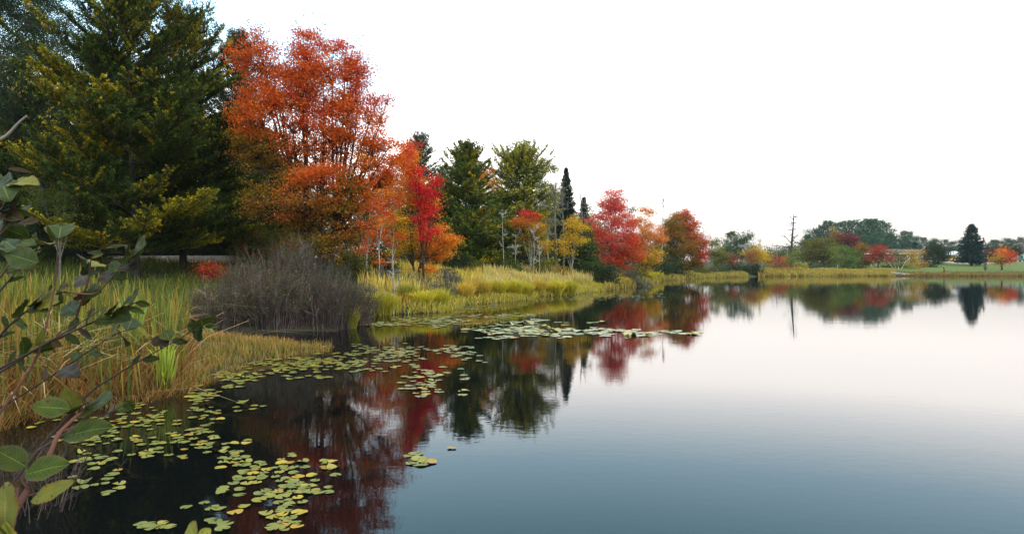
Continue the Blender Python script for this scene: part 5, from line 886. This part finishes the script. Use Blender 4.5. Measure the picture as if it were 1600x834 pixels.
S1 = [[(-60, 620), (60, 540), (150, 500), (215, 470)], [(-50, 590), (10, 510), (60, 470), (100, 455)], [(-40, 500), (20, 430), (50, 400), (62, 380)], [(110, 520), (128, 470), (140, 430), (142, 400)], [(150, 460), (178, 430), (200, 405), (210, 388)], [(-30, 470), (10, 420), (30, 380), (38, 330)]]
lv = []
for i, (s, n, sz) in enumerate(zip(S1, [20, 12, 10, 10, 8, 9], [30, 26, 25, 25, 24, 25])): lv += spray(s, 1.9 + .12 * (i % 4), n, sz, gk, .2, 10 + i, -.1)
lv += [((92, 372), (96, 346), 1.9, 'green', .2, .6), ((88, 376), (74, 352), 1.9, 'green', -.2, .55), ((178, 372), (190, 354), 1.9, 'green', .2, .55), ((160, 396), (136, 392), 1.9, 'green', -.2, .6), ((165, 388), (208, 382), 1.9, 'green', .2, .42), ((62, 345), (20, 350), 1.7, 'brown', -.2, .45), ((60, 410), (10, 395), 1.8, 'green', -.2, .5)]
alder('alder_shrub', 'leafy alder sprays with dark twigs crossing in front of the cattails at left',
    [([(-160, 760), (-60, 620), (60, 540), (150, 500), (215, 470)], 1.9, 1.9, .006, .0015, DB_), ([(-120, 720), (-50, 590), (10, 510), (60, 470), (100, 455)], 2.02, 2.02, .005, .0012, DB_), ([(-60, 600), (-40, 500), (20, 430), (50, 400), (62, 380)], 2.14, 2.14, .004, .0012, DB_), ([(60, 542), (110, 520), (128, 470), (140, 430), (142, 400), (180, 372)], 2.1, 1.9, .004, .001, RB_),
     ([(100, 455), (150, 460), (178, 430), (200, 405), (210, 388)], 1.95, 1.9, .0025, .001, RB_), ([(-60, 560), (-30, 470), (10, 420), (30, 380), (38, 330)], 2.0, 2.0, .004, .001, RB_), ([(-40, 700), (60, 560), (88, 440), (90, 374)], 1.9, 1.9, .004, .001, RB_), ([(0, 575), (90, 525), (165, 478)], 1.6, 1.6, .0025, .001, DB_)], lv, P(-160, 760, 1.9))
S2 = [[(60, 700), (140, 610), (205, 570), (262, 538), (320, 505)], [(-40, 660), (60, 600), (120, 560), (180, 520), (215, 510)]]
lv = spray(S2[0], 2.3, 6, 24, ['green', 'green', 'yellow'], .5, 31, -.1) + spray(S2[1], 2.2, 8, 26, gk, .3, 33)
lv += [((318, 508), (312, 494), 2.3, 'green', -.2, .95), ((320, 508), (343, 510), 2.3, 'green', .2, .5), ((316, 512), (290, 518), 2.3, 'green', -.2, .5), ((265, 530), (258, 515), 2.3, 'green', 0, .8), ((262, 538), (240, 525), 2.3, 'brown', 0, .7), ((180, 640), (205, 630), 1.8, 'green', 0, .6), ((175, 642), (150, 655), 1.8, 'brown', 0, .6), ((195, 625), (208, 640), 1.8, 'green', .2, .8)]
alder('alder_shrub', 'long thin alder twig reaching right toward the water with a few round leaves',
    [([(-60, 860), (60, 700), (140, 610), (205, 570), (262, 538), (320, 505)], 2.3, 2.3, .005, .0012, DB_), ([(-120, 760), (-40, 660), (60, 600), (120, 560), (180, 520), (215, 510)], 2.2, 2.2, .004, .001, DB_), ([(60, 702), (120, 665), (175, 642), (200, 628)], 1.8, 1.8, .003, .001, DB_)], lv, P(-60, 860, 2.3))
S3 = [[(-40, 240), (10, 212), (40, 185)], [(-40, 300), (0, 285), (30, 290)], [(-40, 380), (-5, 330), (25, 325)], [(-60, 430), (-10, 375), (20, 345)]]
lv = spray(S3[1], 1.5, 4, 38, ['green', 'yellow'], .3, 51) + spray(S3[2], 1.5, 5, 36, ['green', 'brown'], .3, 53) + spray(S3[3], 1.5, 5, 34, ['green'], .3, 54) + [((-8, 220), (12, 208), 1.4, 'yellow', 0, .7), ((12, 262), (50, 266), 1.4, 'brown', 0, .25), ((-8, 290), (16, 280), 1.4, 'green', 0, .5)]
alder('alder_shrub', 'upper alder branch with a dry pale tip and few leaves at the left edge', [([(-90, 560), (-70, 330), (-40, 240), (10, 212), (30, 190), (42, 180)], 1.4, 1.4, .005, .0018, (.3, .25, .2)), ([(-70, 330), (-40, 300), (0, 285), (30, 290)], 1.5, 1.5, .003, .001, RB_), ([(-80, 440), (-40, 380), (-5, 330), (25, 325)], 1.5, 1.5, .003, .001, RB_), ([(-90, 500), (-60, 430), (-10, 375), (20, 345)], 1.5, 1.5, .003, .001, RB_)], lv, P(-90, 560, 1.4))
# twiggy bare undergrowth at the near bank
bare_bush('bare_shrub', 'low tangle of bare dark twigs on the near bank behind the big leaves', 'shrub', 20, 5.6, 130, 90, 110, (.07, .05, .045), bz=.05, r=.003)
# ================================================================ haze
hb = Buf(); bxs(hb, -540, 540, -310, 570, -2.3, 34)
hm, t, N, L = mat('haze'); o = N('ShaderNodeOutputMaterial'); v = N('ShaderNodeVolumePrincipled'); v.inputs['Color'].default_value = (.6, .82, .86, 1); v.inputs['Density'].default_value = HAZE; L(v.outputs[0], o.inputs['Volume'])
tag(hb.build('haze', hm), kind='stuff')
